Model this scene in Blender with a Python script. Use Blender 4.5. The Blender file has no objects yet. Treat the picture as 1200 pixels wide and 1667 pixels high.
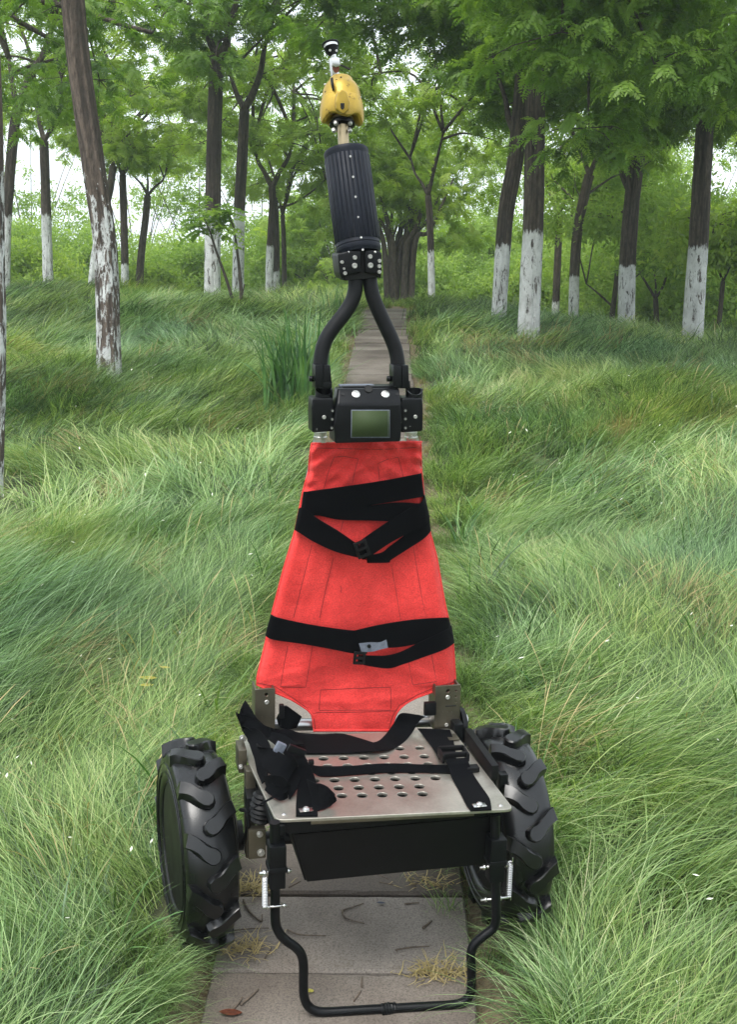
import bpy, bmesh, math, random
import numpy as np
from mathutils import Vector, Matrix
from math import radians, sin, cos, pi, tan, atan, atan2, sqrt

random.seed(7)
rng = np.random.default_rng(7)
S = bpy.context.scene
COL = S.collection

# ------------------------------------------------------------------ camera, sky, sun, exposure
FPX = 2000.0                      # focal length in photo pixels (photo is 1200 x 1667)
PITCH = radians(8.0)
CAMZ = 1.2
cam_d = bpy.data.cameras.new('camera')
cam = bpy.data.objects.new('camera', cam_d)
COL.objects.link(cam)
cam.location = (0, 0, CAMZ)
cam.rotation_euler = (pi / 2 - PITCH, 0, 0)
cam_d.sensor_fit = 'VERTICAL'
cam_d.sensor_height = 36.0
cam_d.lens = 36.0 * FPX / 1667.0
cam_d.clip_start = 0.05
cam_d.clip_end = 1500
S.camera = cam

world = bpy.data.worlds.new('World')
S.world = world
world.use_nodes = True
wn = world.node_tree
wn.nodes.clear()
SUN_EL, SUN_ROT = radians(58), radians(205)
sky = wn.nodes.new('ShaderNodeTexSky')
sky.sky_type = 'NISHITA'
sky.sun_disc = False
sky.sun_elevation = SUN_EL
sky.sun_rotation = SUN_ROT
sky.air_density = 1.0
sky.dust_density = 4.0
hs = wn.nodes.new('ShaderNodeHueSaturation')
hs.inputs['Saturation'].default_value = 0.28
mixw = wn.nodes.new('ShaderNodeMix')
mixw.data_type = 'RGBA'
mixw.inputs['Factor'].default_value = 0.6
mixw.inputs['B'].default_value = (9.0, 9.9, 10.6, 1)
bg = wn.nodes.new('ShaderNodeBackground')
bg.inputs['Strength'].default_value = 0.13
wo = wn.nodes.new('ShaderNodeOutputWorld')
wn.links.new(sky.outputs[0], hs.inputs['Color'])
wn.links.new(hs.outputs[0], mixw.inputs['A'])
wn.links.new(mixw.outputs['Result'], bg.inputs['Color'])
wn.links.new(bg.outputs[0], wo.inputs['Surface'])

sun_d = bpy.data.lights.new('sun', 'SUN')
sun_d.energy = 1.5
sun_d.angle = radians(25)
sun_d.color = (1.0, 0.97, 0.92)
sun = bpy.data.objects.new('sun', sun_d)
COL.objects.link(sun)
# direction towards the sun: azimuth measured like the sky texture's rotation
_az = SUN_ROT
_sd = Vector((sin(_az) * cos(SUN_EL), cos(_az) * cos(SUN_EL), sin(SUN_EL)))
sun.rotation_euler = _sd.to_track_quat('Z', 'Y').to_euler()
sun.location = _sd * 30

S.view_settings.view_transform = 'Standard'
S.view_settings.look = 'None'
S.view_settings.exposure = 0.85
S.view_settings.gamma = 1.0
S.view_settings.use_curve_mapping = False
S.render.engine = 'CYCLES'
S.cycles.max_bounces = 8
S.cycles.diffuse_bounces = 6
S.cycles.glossy_bounces = 3
S.cycles.transmission_bounces = 6
S.cycles.transparent_max_bounces = 4
S.cycles.volume_bounces = 1
S.cycles.use_denoising = True
S.cycles.sample_clamp_indirect = 8

# ------------------------------------------------------------------ small maths
_tab = rng.random((256, 256))


def vnoise(x, y, sc=1.0, seed=0):
    """smooth value noise -1..1, vectorised"""
    x = np.asarray(x, float) * sc + seed * 17.31
    y = np.asarray(y, float) * sc + seed * 9.77
    xi = np.floor(x).astype(int)
    yi = np.floor(y).astype(int)
    fx = x - xi
    fy = y - yi
    fx = fx * fx * (3 - 2 * fx)
    fy = fy * fy * (3 - 2 * fy)
    a = _tab[xi & 255, yi & 255]
    b = _tab[(xi + 1) & 255, yi & 255]
    c = _tab[xi & 255, (yi + 1) & 255]
    d = _tab[(xi + 1) & 255, (yi + 1) & 255]
    return 2 * ((a * (1 - fx) + b * fx) * (1 - fy) + (c * (1 - fx) + d * fx) * fy) - 1


SLOPE = 0.1276


def path_x(y):
    return -0.055 + 0.0196 * (np.asarray(y, float) - 2.19)


def plane_z(y):
    return SLOPE * (np.maximum(np.asarray(y, float), -2) - 2.3)


def ground_z(x, y):
    x = np.asarray(x, float)
    y = np.asarray(y, float)
    p = plane_z(y)
    zc = np.interp(x, [-12, -3, -0.6, 0.2, 1.0, 2.0, 3.0, 5.0, 9.0],
                   [1.80, 1.82, 1.70, 1.62, 1.60, 1.40, 1.22, 1.12, 1.10])
    k = 0.05
    b = -k * np.log(np.exp(-p / k) + np.exp(-zc / k))
    b = b - 0.035 * np.clip(y - 20, 0, 45) * np.minimum(1, np.maximum(0, y - 20) / 10)
    dx = np.abs(x - path_x(y))
    off = np.clip((dx - 0.30) / 0.5, 0, 1)
    far = np.clip((y - 1) / 10, 0, 1)
    und = (0.045 + 0.06 * far) * vnoise(x, y, 1.1, 3) + 0.02 * vnoise(x, y, 2.7, 5)
    return b + off * (und - 0.03 - 0.04 * far) - 0.035 * (dx < 0.29) * (y < 14.3)


def X(px, py, d):
    """point at horizontal distance d (world y) seen at photo pixel px, py"""
    # ray direction
    u = (px - 600) / FPX
    v = (833.5 - py) / FPX
    dy = cos(PITCH) + v * sin(PITCH)
    dz = -sin(PITCH) + v * cos(PITCH)
    t = d / dy
    return Vector((u * t, d, CAMZ + dz * t))


def catmull(pts, n=6):
    pts = [Vector(p) for p in pts]
    if len(pts) < 3:
        out = []
        for i in range(n + 1):
            out.append(pts[0].lerp(pts[-1], i / n))
        return out
    P = [pts[0] * 2 - pts[1]] + pts + [pts[-1] * 2 - pts[-2]]
    out = []
    for i in range(1, len(P) - 2):
        for k in range(n):
            t = k / n
            a, b, c, d = P[i - 1], P[i], P[i + 1], P[i + 2]
            out.append(0.5 * ((2 * b) + (c - a) * t + (2 * a - 5 * b + 4 * c - d) * t * t + (3 * b - a - 3 * c + d) * t ** 3))
    out.append(pts[-1])
    return out


# ------------------------------------------------------------------ materials
def newmat(name):
    m = bpy.data.materials.new(name)
    m.use_nodes = True
    nt = m.node_tree
    nt.nodes.clear()
    out = nt.nodes.new('ShaderNodeOutputMaterial')
    b = nt.nodes.new('ShaderNodeBsdfPrincipled')
    nt.links.new(b.outputs[0], out.inputs[0])
    return m, nt, b, out


def N(nt, kind, **kw):
    n = nt.nodes.new(kind)
    for k, v in kw.items():
        if k in n.inputs:
            n.inputs[k].default_value = v
        else:
            setattr(n, k, v)
    return n


def ramp(nt, fac, stops):
    r = nt.nodes.new('ShaderNodeValToRGB')
    while len(r.color_ramp.elements) < len(stops):
        r.color_ramp.elements.new(0.5)
    for e, (p, c) in zip(r.color_ramp.elements, stops):
        e.position = p
        e.color = tuple(c) + (1,) if len(c) == 3 else c
    nt.links.new(fac, r.inputs[0])
    return r.outputs[0]


def mixc(nt, fac, a, b, blend='MIX'):
    m = nt.nodes.new('ShaderNodeMix')
    m.data_type = 'RGBA'
    m.blend_type = blend
    for s, v in (('Factor', fac), ('A', a), ('B', b)):
        if isinstance(v, (int, float)):
            m.inputs[s].default_value = v
        elif isinstance(v, tuple):
            m.inputs[s].default_value = v + (1,) if len(v) == 3 else v
        else:
            nt.links.new(v, m.inputs[s])
    return m.outputs['Result']


def math_(nt, op, a, b=None, clamp=False):
    m = nt.nodes.new('ShaderNodeMath')
    m.operation = op
    m.use_clamp = clamp
    for i, v in enumerate((a, b)):
        if v is None:
            continue
        if isinstance(v, (int, float)):
            m.inputs[i].default_value = v
        else:
            nt.links.new(v, m.inputs[i])
    return m.outputs[0]


def noise_fac(nt, scale, detail=4, rough=0.55, coord='Object', stretch=None, distortion=0.0):
    tc = nt.nodes.new('ShaderNodeTexCoord')
    v = tc.outputs[coord]
    if coord == 'World':
        pass
    if stretch:
        mp = nt.nodes.new('ShaderNodeMapping')
        mp.inputs['Scale'].default_value = stretch
        nt.links.new(v, mp.inputs[0])
        v = mp.outputs[0]
    n = N(nt, 'ShaderNodeTexNoise', Scale=scale, Detail=detail, Roughness=rough, Distortion=distortion)
    nt.links.new(v, n.inputs['Vector'])
    return n.outputs[0]


def wnoise(nt, scale, detail=3, rough=0.55, stretch=None):
    g = nt.nodes.new('ShaderNodeNewGeometry')
    v = g.outputs['Position']
    if stretch:
        mp = nt.nodes.new('ShaderNodeMapping')
        mp.inputs['Scale'].default_value = stretch
        nt.links.new(v, mp.inputs[0])
        v = mp.outputs[0]
    n = N(nt, 'ShaderNodeTexNoise', Scale=scale, Detail=detail, Roughness=rough)
    nt.links.new(v, n.inputs['Vector'])
    return n.outputs[0]


def bump(nt, b, h, strength=0.3, dist=0.002):
    n = nt.nodes.new('ShaderNodeBump')
    n.inputs['Strength'].default_value = strength
    n.inputs['Distance'].default_value = dist
    nt.links.new(h, n.inputs['Height'])
    nt.links.new(n.outputs[0], b.inputs['Normal'])


def simple(name, col, rough=0.5, metal=0.0, var=0.25, nscale=30, bmp=0.15, bdist=0.0006, spec=0.5, wear=None):
    m, nt, b, out = newmat(name)
    f = noise_fac(nt, nscale)
    lo = tuple(c * (1 - var) for c in col)
    hi = tuple(min(1, c * (1 + var)) for c in col)
    c = ramp(nt, f, [(0.3, lo), (0.7, hi)])
    if wear:
        f2 = noise_fac(nt, nscale * 2.3, 6, 0.7)
        w = ramp(nt, f2, [(wear[0], (0, 0, 0)), (wear[0] + 0.03, (1, 1, 1))])
        c = mixc(nt, w, c, wear[1])
    nt.links.new(c, b.inputs['Base Color'])
    b.inputs['Metallic'].default_value = metal
    b.inputs['Specular IOR Level'].default_value = spec
    fr = noise_fac(nt, nscale * 0.6, 3)
    r = math_(nt, 'MULTIPLY_ADD', fr, 0.25)
    nt.nodes[-1].inputs[2].default_value = rough - 0.125
    nt.links.new(r, b.inputs['Roughness'])
    if bmp:
        f3 = noise_fac(nt, nscale * 8, 3)
        bump(nt, b, f3, bmp, bdist)
    return m


def leafmat(name, stops, trans=0.4, rough=0.5, spec=0.35, wsc=0.6, attr=None, tcol=1.0, patches=None):
    m, nt, b, out = newmat(name)
    oi = nt.nodes.new('ShaderNodeObjectInfo')
    f = wnoise(nt, wsc, 3)
    f = math_(nt, 'MULTIPLY', f, 1.0)
    r = math_(nt, 'MULTIPLY', oi.outputs['Random'], 0.32)
    s = math_(nt, 'ADD', f, r)
    s = math_(nt, 'SUBTRACT', s, 0.16)
    if attr:
        a = nt.nodes.new('ShaderNodeAttribute')
        a.attribute_name = attr
        ar = math_(nt, 'SUBTRACT', a.outputs['Fac'], 0.5)
        ar = math_(nt, 'MULTIPLY', ar, 0.62)
        s = math_(nt, 'ADD', s, ar)
    c = ramp(nt, s, stops)
    if patches:
        p1 = ramp(nt, wnoise(nt, 0.7, 4), [(0.42, (0, 0, 0)), (0.62, (1, 1, 1))])
        p2 = ramp(nt, wnoise(nt, 0.45, 4, stretch=(1, 1.6, 1)), [(0.50, (0, 0, 0)), (0.68, (1, 1, 1))])
        c = mixc(nt, p1, c, patches[0], 'MULTIPLY')
        c = mixc(nt, p2, c, patches[1], 'MULTIPLY')
    nt.links.new(c, b.inputs['Base Color'])
    b.inputs['Roughness'].default_value = rough
    b.inputs['Specular IOR Level'].default_value = spec
    t = nt.nodes.new('ShaderNodeBsdfTranslucent')
    tc = mixc(nt, 1.0, c, (1.25 * tcol, 1.3 * tcol, 0.55 * tcol), 'MULTIPLY')
    nt.links.new(tc, t.inputs['Color'])
    mx = nt.nodes.new('ShaderNodeMixShader')
    mx.inputs[0].default_value = trans
    nt.links.new(b.outputs[0], mx.inputs[1])
    nt.links.new(t.outputs[0], mx.inputs[2])
    nt.links.new(mx.outputs[0], out.inputs[0])
    return m


M = {}
M['grass'] = leafmat('grass_blades', [(0.16, (0.038, 0.078, 0.018)), (0.38, (0.150, 0.255, 0.062)), (0.60, (0.290, 0.420, 0.130)), (0.82, (0.470, 0.560, 0.225)), (0.97, (0.62, 0.56, 0.32))], 0.32, 0.42, 0.5, 0.55, 'bc', 1.0, [(0.82, 0.96, 1.45), (1.12, 1.0, 0.66)])
M['straw'] = leafmat('dry_grass', [(0.2, (0.13, 0.15, 0.05)), (0.5, (0.30, 0.25, 0.11)), (0.8, (0.48, 0.38, 0.19))], 0.25, 0.6, 0.3, 3, 'bc')
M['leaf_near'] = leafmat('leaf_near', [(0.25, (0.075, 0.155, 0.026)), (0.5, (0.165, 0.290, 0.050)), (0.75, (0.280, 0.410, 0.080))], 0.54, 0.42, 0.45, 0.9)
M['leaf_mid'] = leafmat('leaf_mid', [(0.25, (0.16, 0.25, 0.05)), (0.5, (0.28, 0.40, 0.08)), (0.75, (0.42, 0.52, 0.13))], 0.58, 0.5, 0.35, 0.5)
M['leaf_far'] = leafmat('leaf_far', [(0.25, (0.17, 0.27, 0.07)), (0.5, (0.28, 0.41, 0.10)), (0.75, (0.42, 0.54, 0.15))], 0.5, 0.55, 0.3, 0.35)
M['iris'] = leafmat('iris_leaf', [(0.25, (0.035, 0.10, 0.028)), (0.5, (0.08, 0.19, 0.05)), (0.75, (0.17, 0.31, 0.09))], 0.3, 0.4, 0.5, 6)


def ground_mat():
    m, nt, b, out = newmat('soil_and_thatch')
    f = wnoise(nt, 6, 6, 0.65)
    c = ramp(nt, f, [(0.3, (0.035, 0.045, 0.018)), (0.5, (0.06, 0.085, 0.03)), (0.7, (0.13, 0.13, 0.06))])
    f2 = wnoise(nt, 60, 4, 0.7)
    c2 = ramp(nt, f2, [(0.3, (0.08, 0.055, 0.035)), (0.6, (0.22, 0.17, 0.10))])
    a = nt.nodes.new('ShaderNodeAttribute')
    a.attribute_name = 'edge'
    c = mixc(nt, a.outputs['Fac'], c, c2)
    nt.links.new(c, b.inputs['Base Color'])
    b.inputs['Roughness'].default_value = 0.95
    bump(nt, b, f2, 0.8, 0.02)
    return m


def bark_mat(name, dark, light, wash=True, patchy=0.5):
    m, nt, b, out = newmat(name)
    f = noise_fac(nt, 9, 6, 0.7, stretch=(1, 1, 0.16), distortion=0.6)
    c = ramp(nt, f, [(0.32, dark), (0.52, tuple((x + y) / 2 for x, y in zip(dark, light))), (0.7, light)])
    fine = noise_fac(nt, 45, 5, 0.7, stretch=(1, 1, 0.25))
    c = mixc(nt, 0.35, c, ramp(nt, fine, [(0.3, dark), (0.7, light)]), 'MIX')
    c = ramp(nt, f, [(0.36, dark), (0.48, tuple(x * .55 + y * .45 for x, y in zip(dark, light))), (0.66, light)])
    c = mixc(nt, 0.45, c, ramp(nt, fine, [(0.38, dark), (0.62, tuple(min(1, x * 1.3) for x in light))]), 'MIX')
    if wash:
        a = nt.nodes.new('ShaderNodeAttribute')
        a.attribute_name = 'furrow'
        c = mixc(nt, math_(nt, 'MULTIPLY', a.outputs['Fac'], .85), c, dark)
        a = nt.nodes.new('ShaderNodeAttribute')
        a.attribute_name = 'wash'       # metres below the top of the lime paint
        e = noise_fac(nt, 11, 5, 0.7, stretch=(1, 1, 0.35))
        e = math_(nt, 'SUBTRACT', e, 0.5)
        e = math_(nt, 'MULTIPLY', e, 0.35 if patchy < 0.6 else 2.6)
        s = math_(nt, 'ADD', a.outputs['Fac'], e)
        s = ramp(nt, s, [(0.0, (0, 0, 0)), (0.03, (1, 1, 1))])
        pn = noise_fac(nt, 22 if patchy < 0.6 else 20, 6, 0.75, stretch=(1, 1, 0.3), distortion=0.4)
        lo = 0.41 if patchy < 0.6 else 0.50
        pk = ramp(nt, pn, [(lo - 0.02, (0, 0, 0)), (lo + 0.045, (1, 1, 1))])
        s = math_(nt, 'MULTIPLY', s, pk)
        s = math_(nt, 'MULTIPLY', s, 1.0)
        wn_ = noise_fac(nt, 7, 4, 0.6)
        wc = ramp(nt, wn_, [(0.3, (0.50, 0.50, 0.49)), (0.65, (0.80, 0.81, 0.80))])
        c = mixc(nt, s, c, wc)
    nt.links.new(c, b.inputs['Base Color'])
    b.inputs['Roughness'].default_value = 0.9
    h = math_(nt, 'ADD', f, math_(nt, 'MULTIPLY', fine, 0.5))
    bump(nt, b, h, 1.0, 0.06)
    return m


M['soil'] = ground_mat()
M['bark'] = bark_mat('bark_limewashed', (0.018, 0.013, 0.010), (0.135, 0.105, 0.082))
M['bark_flaky'] = bark_mat('bark_flaking_limewash', (0.022, 0.016, 0.012), (0.19, 0.14, 0.11), True, 0.8)
M['bark_plain'] = bark_mat('bark_plain', (0.022, 0.016, 0.012), (0.12, 0.095, 0.075), False)


def slab_mat():
    m, nt, b, out = newmat('concrete_slab')
    oi = nt.nodes.new('ShaderNodeObjectInfo')
    f = wnoise(nt, 3.5, 6, 0.6)
    f = math_(nt, 'ADD', f, math_(nt, 'MULTIPLY', math_(nt, 'SUBTRACT', oi.outputs['Random'], 0.5), 0.42))
    c = ramp(nt, f, [(0.28, (0.078, 0.062, 0.050)), (0.5, (0.135, 0.112, 0.093)), (0.75, (0.21, 0.183, 0.158))])
    g = wnoise(nt, 240, 3, 0.8)
    gc = ramp(nt, g, [(0.32, (0.45, 0.43, 0.40)), (0.5, (1, 1, 1)), (0.72, (1.35, 1.33, 1.28))])
    c = mixc(nt, 1.0, c, gc, 'MULTIPLY')
    st = wnoise(nt, 14, 5, 0.7)
    sc = ramp(nt, st, [(0.58, (0, 0, 0)), (0.72, (1, 1, 1))])
    c = mixc(nt, math_(nt, 'MULTIPLY', sc, 0.5), c, (0.11, 0.085, 0.06))
    nt.links.new(c, b.inputs['Base Color'])
    b.inputs['Roughness'].default_value = 0.8
    bump(nt, b, g, 0.5, 0.002)
    return m


M['slab'] = slab_mat()
M['tyre'] = simple('tyre_rubber', (0.0030, 0.0032, 0.0037), 0.30, 0, 0.4, 14, 0.2, 0.0006, 0.5)
M['black_metal'] = simple('black_powder_coat', (0.003, 0.0034, 0.0042), 0.38, 0, 0.3, 40, 0.25, 0.0004, 0.2)
M['black_foam'] = simple('black_foam_sleeve', (0.0045, 0.005, 0.006), 0.5, 0, 0.3, 60, 0.4, 0.0008, 0.2)
M['black_worn'] = simple('black_worn_anodised', (0.004, 0.0045, 0.0055), 0.32, 0, 0.3, 30, 0.2, 0.0004, 0.2, wear=(0.69, (0.35, 0.34, 0.32)))
M['black_plastic'] = simple('black_plastic', (0.003, 0.003, 0.0035), 0.5, 0, 0.3, 30, 0.2, 0.0004, 0.2)
M['rib'] = simple('dark_navy_ribbed_casing', (0.0065, 0.0085, 0.0145), 0.5, 0, 0.25, 50, 0.2, 0.0004, 0.2)
M['olive'] = simple('olive_anodised_bracket', (0.13, 0.115, 0.085), 0.38, 0.8, 0.2, 25, 0.1, 0.0003)
M['steel'] = simple('bright_steel', (0.62, 0.61, 0.60), 0.28, 1.0, 0.12, 40, 0.1, 0.0003)
M['grey_tube'] = simple('grey_aluminium_tube', (0.36, 0.36, 0.36), 0.32, 1.0, 0.15, 20, 0.1, 0.0003)
M['brass'] = simple('bronze_shaft', (0.36, 0.29, 0.18), 0.38, 0.85, 0.15, 30, 0.1, 0.0003)
M['white_bolt'] = simple('pale_bolt', (0.55, 0.54, 0.51), 0.3, 0.75, 0.1, 40, 0)
M['yellow'] = simple('yellow_cast_casing', (0.40, 0.265, 0.035), 0.40, 0.35, 0.25, 22, 0.3, 0.0008, 0.5, wear=(0.64, (0.20, 0.13, 0.025)))
M['screen'] = simple('green_lcd', (0.042, 0.062, 0.025), 0.55, 0, 0.08, 6, 0, 0, 0.15)
M['tag'] = simple('grey_woven_tag', (0.115, 0.13, 0.165), 0.7, 0, 0.25, 160, 0.2)
M['dark_hole'] = simple('dark_recess', (0.004, 0.004, 0.004), 0.8, 0, 0.1, 10, 0)
M['twig'] = simple('dry_twig', (0.10, 0.075, 0.055), 0.9, 0, 0.5, 60, 0.3, 0.001)
M['brown_leaf'] = simple('brown_leaf', (0.16, 0.045, 0.02), 0.7, 0, 0.4, 60, 0.3, 0.001)
M['yellow_leaf'] = simple('yellow_leaf', (0.55, 0.50, 0.10), 0.6, 0, 0.25, 40, 0.2, 0.001)
M['petal'] = simple('pale_seed', (0.75, 0.76, 0.62), 0.7, 0, 0.15, 60, 0)


def webbing_mat(name, col, rough=0.85, wsc=900):
    m, nt, b, out = newmat(name)
    f = noise_fac(nt, 25, 4)
    c = ramp(nt, f, [(0.3, tuple(x * 0.75 for x in col)), (0.7, tuple(x * 1.3 for x in col))])
    nt.links.new(c, b.inputs['Base Color'])
    b.inputs['Roughness'].default_value = rough
    b.inputs['Specular IOR Level'].default_value = 0.06
    b.inputs['Sheen Weight'].default_value = 0.02
    b.inputs['Sheen Roughness'].default_value = 0.4
    tc = nt.nodes.new('ShaderNodeTexCoord')
    w = N(nt, 'ShaderNodeTexWave', Scale=wsc / 6.0, Distortion=0.5)
    nt.links.new(tc.outputs['Object'], w.inputs[0])
    bump(nt, b, w.outputs[1], 0.35, 0.0006)
    return m


M['webbing'] = webbing_mat('black_webbing', (0.0016, 0.0018, 0.0025))


def red_mat():
    m, nt, b, out = newmat('red_canvas')
    f = noise_fac(nt, 16, 7, .7)
    c = ramp(nt, f, [(0.28, (0.58, 0.028, 0.025)), (0.72, (0.82, 0.056, 0.050))])
    g = noise_fac(nt, 420, 2)
    c = mixc(nt, 0.40, c, ramp(nt, g, [(0.3, (0.35, 0.3, 0.3)), (0.7, (1.3, 1.4, 1.4))]), 'MULTIPLY')
    f2 = noise_fac(nt, 30, 5, 0.7)
    st = ramp(nt, f2, [(0.69, (0, 0, 0)), (0.76, (1, 1, 1))])
    c = mixc(nt, math_(nt, 'MULTIPLY', st, 0.35), c, (0.30, 0.03, 0.03))
    nt.links.new(c, b.inputs['Base Color'])
    b.inputs['Roughness'].default_value = 0.75
    b.inputs['Specular IOR Level'].default_value = 0.25
    b.inputs['Sheen Weight'].default_value = 0.1
    bump(nt, b, math_(nt, 'ADD', g, math_(nt, 'MULTIPLY', noise_fac(nt, 28, 5, .65), 3.0)), 0.55, 0.0022)
    return m


M['red'] = red_mat()
M['seam'] = simple('dark_red_thread', (0.20, 0.012, 0.012), 0.8, 0, 0.3, 300, 0)


def plate_mat():
    m, nt, b, out = newmat('scuffed_metal_plate')
    f = noise_fac(nt, 7, 6, 0.7)
    c = ramp(nt, f, [(0.3, (0.33, 0.31, 0.265)), (0.7, (0.50, 0.475, 0.415))])
    g = noise_fac(nt, 160, 4, 0.8)
    c = mixc(nt, 0.5, c, ramp(nt, g, [(0.3, (0.7, 0.7, 0.7)), (0.7, (1.15, 1.15, 1.15))]), 'MULTIPLY')
    nt.links.new(c, b.inputs['Base Color'])
    b.inputs['Metallic'].default_value = 0.75
    r = ramp(nt, f, [(0.3, (0.30, 0.30, 0.30)), (0.7, (0.48, 0.48, 0.48))])
    nt.links.new(r, b.inputs['Roughness'])
    bump(nt, b, g, 0.15, 0.0004)
    return m


M['plate'] = plate_mat()


# ------------------------------------------------------------------ object helpers
def tag(o, label=None, cat=None, group=None, kind=None):
    if label:
        o['label'] = label
    if cat:
        o['category'] = cat
    if group:
        o['group'] = group
    if kind:
        o['kind'] = kind
    return o


def empty(name, loc=(0, 0, 0), rot=(0, 0, 0), parent=None):
    o = bpy.data.objects.new(name, None)
    o.empty_display_size = 0.1
    o.location = loc
    o.rotation_euler = rot
    COL.objects.link(o)
    if parent:
        o.parent = parent
    return o


def link(name, me, mat=None, parent=None, loc=(0, 0, 0), rot=(0, 0, 0)):
    o = bpy.data.objects.new(name, me)
    COL.objects.link(o)
    o.location = loc
    o.rotation_euler = rot
    if mat and not me.materials:
        me.materials.append(mat)
    if parent:
        o.parent = parent
    return o


def bm_obj(name, bm, mat, parent=None, smooth=True, loc=(0, 0, 0), rot=(0, 0, 0), auto=None):
    bmesh.ops.recalc_face_normals(bm, faces=bm.faces[:])
    me = bpy.data.meshes.new(name)
    if auto is not None:
        for e in bm.edges:
            e.smooth = not (len(e.link_faces) == 2 and e.calc_face_angle(0) > auto)
    bm.to_mesh(me)
    bm.free()
    if smooth:
        me.polygons.foreach_set('use_smooth', [True] * len(me.polygons))
    return link(name, me, mat, parent, loc, rot)


def np_mesh(name, verts, faces):
    me = bpy.data.meshes.new(name)
    verts = np.asarray(verts, np.float32)
    faces = np.asarray(faces, np.int32)
    k = faces.shape[1]
    me.vertices.add(len(verts))
    me.vertices.foreach_set('co', verts.ravel())
    me.loops.add(faces.size)
    me.loops.foreach_set('vertex_index', faces.ravel())
    me.polygons.add(len(faces))
    me.polygons.foreach_set('loop_start', np.arange(0, faces.size, k, dtype=np.int32))
    me.update(calc_edges=True)
    return me


def fattr(me, name, vals, typ='FLOAT', dom='POINT'):
    a = me.attributes.new(name, typ, dom)
    vals = np.asarray(vals)
    a.data.foreach_set('vector' if typ == 'FLOAT_VECTOR' else 'value', vals.ravel())
    return a


def frames(pts):
    """parallel transport frames"""
    T = []
    for i in range(len(pts)):
        a = pts[max(0, i - 1)]
        b = pts[min(len(pts) - 1, i + 1)]
        T.append((b - a).normalized())
    n = T[0].orthogonal().normalized()
    out = []
    for i, t in enumerate(T):
        if i:
            n = (n - t * n.dot(t))
            n = n.normalized() if n.length > 1e-6 else t.orthogonal().normalized()
        out.append((t, n, t.cross(n)))
    return out


def add_tube(bm, pts, r, sides=12, caps=True, rnoise=0.0, seed=0):
    pts = [Vector(p) for p in pts]
    if not hasattr(r, '__len__'):
        r = [r] * len(pts)
    F = frames(pts)
    rings = []
    for i, (p, (t, n, b)) in enumerate(zip(pts, F)):
        ring = []
        for k in range(sides):
            a = 2 * pi * k / sides
            rr = r[i]
            if rnoise:
                rr *= 1 + rnoise * float(vnoise(k * 0.9 + seed, i * 0.35, 1.0, 11)) + rnoise * 0.6 * float(vnoise(k * 2.3, i * 1.1 + seed, 1, 13))
            ring.append(bm.verts.new(p + (n * cos(a) + b * sin(a)) * rr))
        rings.append(ring)
    for i in range(len(rings) - 1):
        for k in range(sides):
            bm.faces.new((rings[i][k], rings[i][(k + 1) % sides], rings[i + 1][(k + 1) % sides], rings[i + 1][k]))
    if caps:
        bm.faces.new(rings[0][::-1])
        bm.faces.new(rings[-1])
    return rings


def add_box(bm, c, s, rot=None, bevel=0.0, seg=2, taper=None):
    """c centre, s full size, rot Matrix 3x3; taper = (sx, sy) scale of the top"""
    c = Vector(c)
    vs = []
    for z in (-1, 1):
        for x, y in ((-1, -1), (1, -1), (1, 1), (-1, 1)):
            tx = ty = 1
            if taper and z > 0:
                tx, ty = taper
            v = Vector((x * s[0] / 2 * tx, y * s[1] / 2 * ty, z * s[2] / 2))
            if rot:
                v = rot @ v
            vs.append(bm.verts.new(c + v))
    fs = [bm.faces.new([vs[i] for i in f]) for f in ((3, 2, 1, 0), (4, 5, 6, 7), (0, 1, 5, 4), (1, 2, 6, 5), (2, 3, 7, 6), (3, 0, 4, 7))]
    if bevel:
        es = list({e for f in fs for e in f.edges})
        bmesh.ops.bevel(bm, geom=es, offset=bevel, segments=seg, affect='EDGES', profile=0.6)


def add_lathe(bm, origin, axis, prof, sides=24, fn=None):
    """prof list of (h, r) along axis"""
    origin = Vector(origin)
    axis = Vector(axis).normalized()
    n = Vector((1, 0, 0)) if abs(axis.x) < 0.7 else Vector((0, 0, 1))
    n = (n - axis * n.dot(axis)).normalized()
    b = axis.cross(n)
    rings = []
    for h, r in prof:
        ring = []
        for k in range(sides):
            a = 2 * pi * k / sides
            rr = max(r, 1e-5)
            hh = h
            if fn:
                rr, hh = fn(a, h, rr)
            ring.append(bm.verts.new(origin + axis * hh + (n * cos(a) + b * sin(a)) * rr))
        rings.append(ring)
    for i in range(len(rings) - 1):
        for k in range(sides):
            bm.faces.new((rings[i][k], rings[i][(k + 1) % sides], rings[i + 1][(k + 1) % sides], rings[i + 1][k]))
    bm.faces.new(rings[0][::-1])
    bm.faces.new(rings[-1])


def flat_plate(name, outline, holes, thick, mat, parent, to3d, bevel=0.0006):
    """outline, holes: lists of 2-D points; extruded solid plate through a filled 2-D curve. to3d: Matrix 4x4"""
    cu = bpy.data.curves.new(name, 'CURVE')
    cu.dimensions = '2D'
    cu.fill_mode = 'BOTH'
    cu.extrude = thick / 2
    cu.bevel_depth = bevel
    cu.bevel_resolution = 1
    for poly in [outline] + holes:
        sp = cu.splines.new('POLY')
        sp.points.add(len(poly) - 1)
        for p, q in zip(sp.points, poly):
            p.co = (q[0], q[1], 0, 1)
        sp.use_cyclic_u = True
    tmp = bpy.data.objects.new(name + '_tmp', cu)
    COL.objects.link(tmp)
    dg = bpy.context.evaluated_depsgraph_get()
    me = bpy.data.meshes.new_from_object(tmp.evaluated_get(dg))
    bpy.data.objects.remove(tmp)
    bpy.data.curves.remove(cu)
    me.transform(to3d)
    me.materials.clear()
    return link(name, me, mat, parent)


def circle2(cx, cy, r, n=16):
    return [(cx + r * cos(2 * pi * k / n), cy + r * sin(2 * pi * k / n)) for k in range(n)]


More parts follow.
